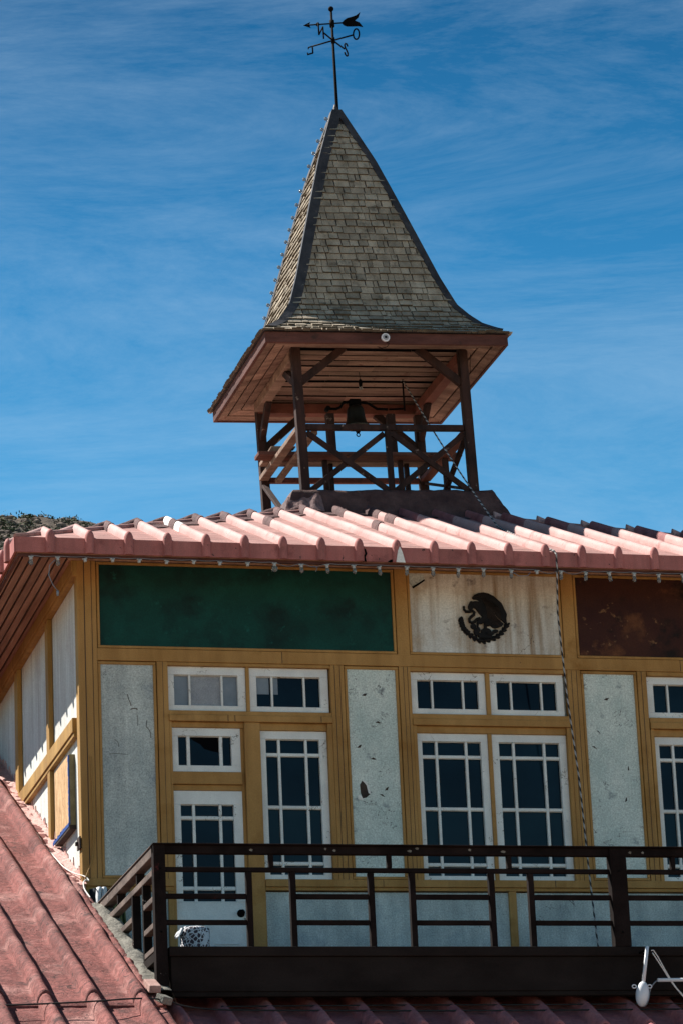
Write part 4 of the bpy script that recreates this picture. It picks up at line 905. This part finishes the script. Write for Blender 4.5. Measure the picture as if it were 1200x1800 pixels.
for i, (x, z, a, b) in enumerate(PADS): m.slab(ell(x, z, a, b), *EU, .022+.0023*i)
m.box(-.004, .03, -.021, 0, -.135, -.06); m.build('cactus', embl, arms, .003)
m = MB()
for P_ in (WL, WRT):
    m.tube([(x, -.011, z) for x, z in P_], .016, 8)
    for i, (x, z) in enumerate(P_):
        nx = P_[min(i+1, len(P_)-1)]; pv = P_[max(i-1, 0)]; ang = math.atan2(nx[1]-pv[1], nx[0]-pv[0])
        for s_ in (-1, 1):
            m.slab(ell(x+.014*math.cos(ang+s_*1.4), z+.014*math.sin(ang+s_*1.4), .028, .013, 10, ang+s_*.5), *EU, .012+.002*(i % 4)+.001*(s_ > 0))
m.slab(ell(-.257, -.025, .021, .032, 14), *EU, .026)
m.build('wreath', embl, arms)
m = MB()   # raised feather lines on the wing
for i in range(13):
    a = i/12
    m.tube([(-.02+.19*a, -.033, .235-.10*a), (.03+.16*a, -.034, .12-.10*a), (.045+.13*a, -.032, -.01-.055*a)], [.003, .0045, .003], 6)
for i in range(6): m.tube([(.05+.018*i, -.032, .0-.012*i), (.075+.02*i, -.032, -.085-.002*i)], .0035, 6)
m.tube([(-.105, -.033, .228), (-.06, -.034, .236), (-.02, -.033, .222)], .004, 6); m.sphere((-.045, -.032, .248), .007, 6)
m.build('feathers', emb2, arms)

# ------------------------------------------------------------------ balcony
bal = thing('balcony', 'dark brown timber balcony with a slatted railing sunk into the lower roof', 'balcony', (4.5, -2.0, -0.12))
FY0, FY1 = -3.80, -3.72
def bp(name, x0, x1, y0, y1, z0, z1, mt=railw, bev=.006): return MB().box(x0, x1, y0, y1, z0, z1).build(name, mt, bal, bev)
bp('deck', 0.0, 9.0, -3.715, -0.005, -0.20, -0.118, beamw, 0)
m = MB(); m.box(0.115, 9.0, -3.83, -3.72, -0.175, -0.085); m.box(0.13, 9.0, -3.80, -3.72, -0.50, -0.1755); m.box(0.135, 9.0, -3.79, -3.72, -0.545, -0.5005); m.build('front_beam', beamw, bal, .008)
bp('joist_end', 0.05, 0.11, -3.80, -3.72, -0.43, -0.22)
bp('rail_post', -0.012, 0.100, -3.83, -3.72, -0.62, 0.872)
bp('rail_post', 4.425, 4.590, -3.83, -3.72, -0.084, 0.864); bp('rail_post', 8.9, 9.0, -3.83, -3.72, -0.62, 0.862)
m = MB(); m.box(-0.02, 9.01, -3.85, -3.70, 0.866, 0.880); m.box(-.012, 9.0, -3.81, -3.735, .790, .8655); m.build('top_rail', railw, bal, .006)
segs = [(0.100, 4.425), (4.590, 8.9)]
for a, b in segs: bp('rail', a, b, -3.795, -3.745, .622, .665)
pairs = [0.895, 1.312, 2.066, 2.466, 3.243, 3.633]
xs1 = pairs+[p+4.49 for p in pairs if p+4.49 < 8.85]
for x in xs1: bp('baluster', x-.028, x+.028, -3.80, -3.735, -0.084, .6215)
for a, b in ((.1005, .8665), (1.3405, 2.0375), (2.4945, 3.2145), (3.6615, 4.4245), (4.5905, 5.3565), (5.8305, 6.5275), (6.9845, 7.7045), (8.1515, 8.8995)):
    bp('rail', a, b, -3.79, -3.75, .368, .416); bp('rail', a, b, -3.79, -3.75, .124, .170)
for x in (1.112, 2.252, 3.430, 5.075, 6.35, 7.5): bp('baluster', x-.022, x+.022, -3.80, -3.74, .6655, .7895)
for i, x in enumerate((.9, 1.62, 1.70, 2.42, 2.5, 3.02, 3.34, 4.50, 4.62, 4.75, 5.3)):
    a_ = random.uniform(.02, .055); z_ = random.choice((.84, .85, .825))
    MB().slab([(x, z_), (x+a_*.5, z_+.012), (x+a_, z_+.004), (x+a_*.8, z_-.014), (x+a_*.3, z_-.010)], (0, -3.810, 0), (1, 0, 0), (0, 0, 1), (0, -1, 0), .002).build('paint_chip', mortar, bal)
for x in (.045, 4.507):
    for z in (.64, .05):
        MB().tube([(x, -3.83, z), (x, -3.838, z)], .011, 8).build('bolt', iron, bal)
# return along the roof edge
def ret(name, y0, y1, z0, z1, x0=.005, x1=.085, mt=None): return MB().box(x0, x1, y0, y1, z0, z1).build(name, mt or railw, bal, .006)
retw = mat('worn_railing_wood', (0.06, 0.042, 0.035), (0.17, 0.125, 0.105), 5, (1, 0.5, 1), 0.8, 0.5, 30, spots=[((0.46, 0.40, 0.36), 6, 0.66, 0.06)])
m = MB(); m.box(-0.02, 0.10, -3.699, -0.80, 0.866, 0.880); m.box(-.008, .09, -3.7195, -.72, .775, .8655); m.build('top_rail', retw, bal, .006)
ret('rail', -3.7195, -1.25, .605, .665, mt=retw); ret('baluster', -3.19, -3.13, -0.117, .6045); ret('baluster', -2.66, -2.60, -0.117, .6045)
for z0, z1, yb in ((.36, .416, -1.82), (.116, .170, -2.35), (-.10, -.05, -2.9)):
    ret('rail', -3.7195, -3.1905, z0, z1, mt=retw)
    if yb > -2.59: ret('rail', -2.5995, yb, z0, z1, mt=retw)
for y in (-2.9, -1.9, -1.15): ret('baluster', y, y+.05, .6655, .7745)

# bricks left on the roof edge
for i, (x, y, rz, ry) in enumerate(((-0.085, -3.98, 0.06, 0.0), (-0.05, -4.33, 0.5, 0.1))):
    b = MB().box(-.055, .055, -.12 if i == 0 else -.06, .12 if i == 0 else .06, -.03, .04).build('brick', brickm if i == 0 else mortar, None, .008)
    b.location = (x, y, lroof(y)+.09-.02*i); b.rotation_euler = (math.atan(LS), ry, rz)
    tag(b, ('whole pinkish brick lying on the roof edge beside the balcony post', 'small broken grey chunk below the brick at the foot of the balcony post')[i], 'brick')

# ------------------------------------------------------------------ rope, cables, lamps
def tw(l): return Matrix.Translation(TO) @ Matrix.Rotation(TILT[1], 4, 'Y') @ Vector(l)
def densify(pts, step):
    out = []
    pts = [Vector(p) for p in pts]
    for a, b in zip(pts[:-1], pts[1:]):
        n_ = max(1, int((b-a).length/step)); out += [a.lerp(b, i/n_) for i in range(n_)]
    return out+[pts[-1]]
def smooth(pts, it=2):
    pts = [Vector(p) for p in pts]
    for _ in range(it):
        q = [pts[0]]
        for a, b in zip(pts[:-1], pts[1:]): q += [a.lerp(b, .25), a.lerp(b, .75)]
        pts = q+[pts[-1]]
    return pts
top = tw((.625, .09, 1.88)); roofhit = Vector((5.30, 1.93, upper(1.93)+.025))
p = [top+Vector((-.02, .03, .01)), top]
p += [top.lerp(roofhit, t)-Vector((0, 0, .16*4*t*(1-t)*.35)) for t in [i/12 for i in range(1, 13)]]
p += [(5.20, 1.0, upper(1.0)+.02), (5.13, .1, upper(.1)+.02), (5.09, -.5, upper(-.5)+.022), (5.075, -.775, upper(-.775)+.02), (5.075, -.835, 4.70), (5.085, -.80, 4.55), (5.12, -.62, 4.1), (5.20, -.52, 3.2), (5.29, -.48, 2.3), (5.34, -.46, 1.3), (5.38, -.46, .6), (5.44, -.46, -.05)]
m = MB(); m.tube(densify(p, .014), 0.0095, 8, stripe=1)
rope = m.build('bell_rope', [ropew, ropeb]); tag(rope, 'black and white twisted rope running from the bell over the eave and down the facade', 'rope')

def bulb_mesh(r_=.022):
    m = MB(); m.lathe([(.004, -.012), (.016, -.010), (r_*.92, -.026+.010), (r_, .0-.035), (r_*.9, -.055), (r_*.5, -.068), (.002, -.072)][::-1], (0, 0, 0), 10); return m
def sock_mesh():
    m = MB(); m.lathe([(.015, -.010), (.017, .0), (.017, .026), (.010, .03)], (0, 0, 0), 10); m.box(-.026, .026, -.010, .010, .020, .030); return m
strg = thing('string_light', 'string of clear bulbs in white sockets along the front pink eave', 'string lights', (2.8, -.80, 4.50))
BX = [-.61, -.33, -.04, .25, .53, .82, 1.11, 1.39, 1.69, 1.98, 2.27, 2.55, 2.84, 3.12, 3.42, 3.71, 3.99, 4.27, 4.58, 4.87, 5.14, 5.42, 5.69, 5.97, 6.25, 6.53, 6.81]
NOB = {2, 3, 4, 5, 6, 7, 8, 19}
s0 = sock_mesh().build('socket', sockm, strg); s0.location = Vector((BX[0], -.76, 4.508))-strg.location
b0 = bulb_mesh().build('bulb', bulbg, s0); b0.location = (0, 0, 0)
pb = bulb_mesh(.034).build('bulb', bulbg, None); bigmesh = pb.data; bpy.data.objects.remove(pb)
for i, x in enumerate(BX[1:], 1):
    s_ = s0.copy(); COL.objects.link(s_); s_.parent = strg; s_.location = Vector((x, -.76, 4.505+.004*math.sin(i*2.3)))-strg.location; s_.rotation_euler = (random.uniform(-.15, .15), random.uniform(-.15, .15), random.uniform(-.5, .5))
    if i not in NOB:
        b = b0.copy(); COL.objects.link(b); b.parent = s_
        if i == 9: b.data = bigmesh
cp = []
for i, x in enumerate(BX):
    cp.append((x, -.745, 4.553))
    if i < len(BX)-1: cp.append(((x+BX[i+1])/2, -.745, 4.549-(0.05 if i in (9, 10, 19, 20) else .006)-.005*random.random()))
m = MB(); m.tube(smooth(cp, 2), .0035, 6); m.tube([(-.36, -.78, 4.50), (-.42, -.78, 4.44), (-.43, -.78, 4.33), (-.39, -.78, 4.23), (-.345, -.78, 4.17)], .0045, 6); m.lathe([(.012, 0), (.014, .05), (.008, .06)], (-.34, -.78, 4.11), 8)
m.tube([(2.40, -.76, 4.52), (2.44, -.77, 4.49), (2.42, -.77, 4.45)], .004, 6); m.tube([(4.80, -.76, 4.52), (4.76, -.77, 4.47), (4.66, -.77, 4.465), (4.60, -.77, 4.50)], .004, 6)
m.build('cable', curtain, strg)
strh = thing('string_light', 'string of small round bulbs climbing the left rear hip of the shingled spire', 'string lights', TO, local=True); strh.rotation_euler = TILT
first = None; pts = []
HB = [5.42, 5.29, 5.15, 5.00, 4.845, 4.685, 4.54, 4.37, 4.21, 4.06, 3.91, 3.755, 3.60, 3.44, 3.28, 3.13, 2.97, 2.80, 2.64, 2.49, 2.33]
def rz(z):
    for (r0, z0), (r1, z1) in zip(PROF[:-1], PROF[1:]):
        if z0 <= z <= z1: return r0+(r1-r0)*(z-z0)/(z1-z0)
    return 0.02
for z in HB:
    r_ = rz(z); q = Vector((-r_-.055, r_+.025, z+.02)); pts.append((-r_-.03, r_+.03, z))
    if first is None:
        first = MB().sphere((0, 0, 0), .024, 8).build('bulb', bulbg, strh); first.location = q
        fs_ = MB().tube([(.018, 0, -.006), (.05, 0, -.012)], .012, 8).build('socket', plast, first)
    else:
        b = first.copy(); COL.objects.link(b); b.parent = strh; b.location = q
        c_ = fs_.copy(); COL.objects.link(c_); c_.parent = b
m = MB(); m.tube(smooth(pts, 1), .008, 6); m.build('cable', cableb, strh)

c = MB(); pt = [(-2.2+.08*i, -4.72+.03*i*.5, 0) for i in range(60)]
c.tube(smooth([(-5.0, -4.65, lroof(-4.65)+.12), (-2.0, -4.62, lroof(-4.62)+.10), (-.9, -4.58, lroof(-4.58)+.12), (-.1, -4.42, lroof(-4.42)+.13), (.25, -4.0, lroof(-4.0)-.12), (1.4, -3.90, lroof(-3.9)-.16), (3.2, -3.92, lroof(-3.92)-.165), (5.2, -3.9, lroof(-3.9)-.16), (9, -3.9, lroof(-3.9)-.16)], 3), .008, 6)
c.tube(smooth([(.6, -3.76, lroof(-3.76)-.16), (2.2, -3.72, lroof(-3.72)-.165), (3.6, -3.75, lroof(-3.75)-.16), (5.2, -3.72, lroof(-3.72)-.16), (9, -3.72, lroof(-3.72)-.16)], 3), .007, 6)
tag(c.build('roof_cable', cableb), 'thin black cable strung across the ribs of the lower roof', 'cable')
c = MB(); cyz = lambda x, y, h_=.10: (x, y, lroof(y)+h_)
c.tube(smooth([cyz(-.26, 3.9), cyz(-.20, 3.2, .06), cyz(-.17, 2.4, .05), cyz(-.15, 1.9, .05), cyz(-.17, 1.4, .05), cyz(-.13, .9, .05), cyz(-.12, .5, .05), cyz(-.06, .15, .07), cyz(.02, -.05, .10), cyz(.05, -.12, .06), cyz(-.03, -.25, .12), cyz(-.10, -.55, .11), cyz(-.09, -.9, .10)], 3), .007, 6)
tag(c.build('loose_cable', cablew), 'loose white cable lying along the pink flashing below the side wall', 'cable')
c = MB(); c.tube(smooth([(.105, -.012, 2.6), (.12, -.018, 2.1), (.115, -.015, 1.7), (.10, -.03, 1.5), (.03, -.06, 1.33), (.0, -.07, 1.27)], 3), .006, 6)
tag(c.build('drop_cable', ochre), 'thin ochre painted cable running down the corner post', 'cable')

# ------------------------------------------------------------------ antenna at the right below the balcony
AY = -4.05
an_ = thing('antenna', 'white outdoor wireless antenna with oval body in front of the dark balcony beam', 'antenna', (4.57, AY, -.6), local=True)
A = lambda x, z, y=0: (x-4.57, y, z+.6)
m = MB(); m.tube([A(4.664, -.125), A(4.60, -.47)], .017, 10); m.build('mast', plast, an_)
m = MB(); m.sphere(A(4.578, -.575), .115, 14, 0, (.55, .5, 1.05))
ob = m.build('body', plast, an_); ob.rotation_euler = (0, R(9), 0)
m = MB()
for dx in (-.075, .078): m.tube([A(4.582+dx+.02*math.cos(t), -.505+.016*math.sin(t), .0) for t in [i*math.pi/6 for i in range(12)]], .006, 6, closed=True)
m.build('lug', plast, an_)
m = MB(); m.tube(smooth([A(4.56, -.69, .02), A(4.61, -.69, .02), A(4.65, -.62, .02), A(4.665, -.53, .02), A(4.72, -.46, .02), A(4.77, -.435, .02)], 2), .007, 6); m.build('cable', curtain, an_)
m = MB(); m.tube([A(4.745, -.445), A(5.5, -.44)], .018, 10); m.build('arm', plast, an_)
m = MB(); m.tube(smooth([A(4.70, -.165), A(4.73, -.16), A(4.86, -.42), A(4.95, -.56), A(5.3, -.9)], 1), .006, 6); m.tube(smooth([A(4.71, -.185), A(4.80, -.33), A(4.88, -.47), A(5.0, -.62)], 1), .006, 6); m.build('guy_wire', cablew, an_)
m = MB(); m.tube([A(4.664, -.15), A(4.664, -.15, .26)], .012, 8); m.tube([A(5.1, -.44), A(5.1, -.44, .26)], .014, 8); m.build('bracket', iron, an_)

# ------------------------------------------------------------------ cloth on the balcony
fc = thing('covered_stool', 'stool under a white cloth with dark floral print by the door', 'stool', (.955, -1.0, -.118), local=True)
def cl(u, v):
    a = 2*math.pi*u; rr_ = .150+.012*math.sin(a*7+v*2)*(v if v < 1 else 1)
    if v < .2: rr_ = (.02+.13*v/.2); z = .735-.03*(v/.2)**2
    else: z = .705-.70*(v-.2)/.8
    return (rr_*math.cos(a), rr_*math.sin(a), z)
m = grid(cl, 60, 26); m.build('cloth', floral, fc)
m = grid(lambda u, v: (-.13-.06*v+.015*math.sin(u*20), -.13+.2*u, .70-.06*v+.02*math.sin(u*14+v*4)), 20, 5); m.build('frill', clothw, fc)
m = MB()
for sx, sy in ((-1, -1), (1, -1), (1, 1), (-1, 1)): m.box(sx*.09-.015, sx*.09+.015, sy*.09-.015, sy*.09+.015, .0, .66)
m.build('leg', darkw, fc)
def drape(x0, w, zt, zb, mt, y, seed, name, label):
    m = grid(lambda u, v: (x0+w*u+.02*math.sin(v*5+seed), y+.035*math.sin(u*13+seed+v*2)+.02*nz3(u*4, v*5, seed), zt+(zb-zt)*v+.03*math.sin(u*5+seed)*v), 26, 20)
    o = m.build(name, mt, fix=False); md = o.modifiers.new('thick', 'SOLIDIFY'); md.thickness = .012
    tag(o, label, 'garment', 'clothes heaped in the balcony corner'); return o
drape(.03, .20, 1.17, .15, clothd, -.12, 1, 'dark_garment', 'dark blue cloth hanging in the balcony corner against the wall')
drape(.10, .10, 1.17, .35, clothw, -.20, 2.2, 'white_garment', 'white cloth hanging between dark and olive cloths in the balcony corner')
drape(.31, .12, 1.16, .45, clotho, -.12, 3.1, 'olive_garment', 'olive cloth hanging at the right of the heap in the balcony corner')
for o in LOCAL: del o['is_local']
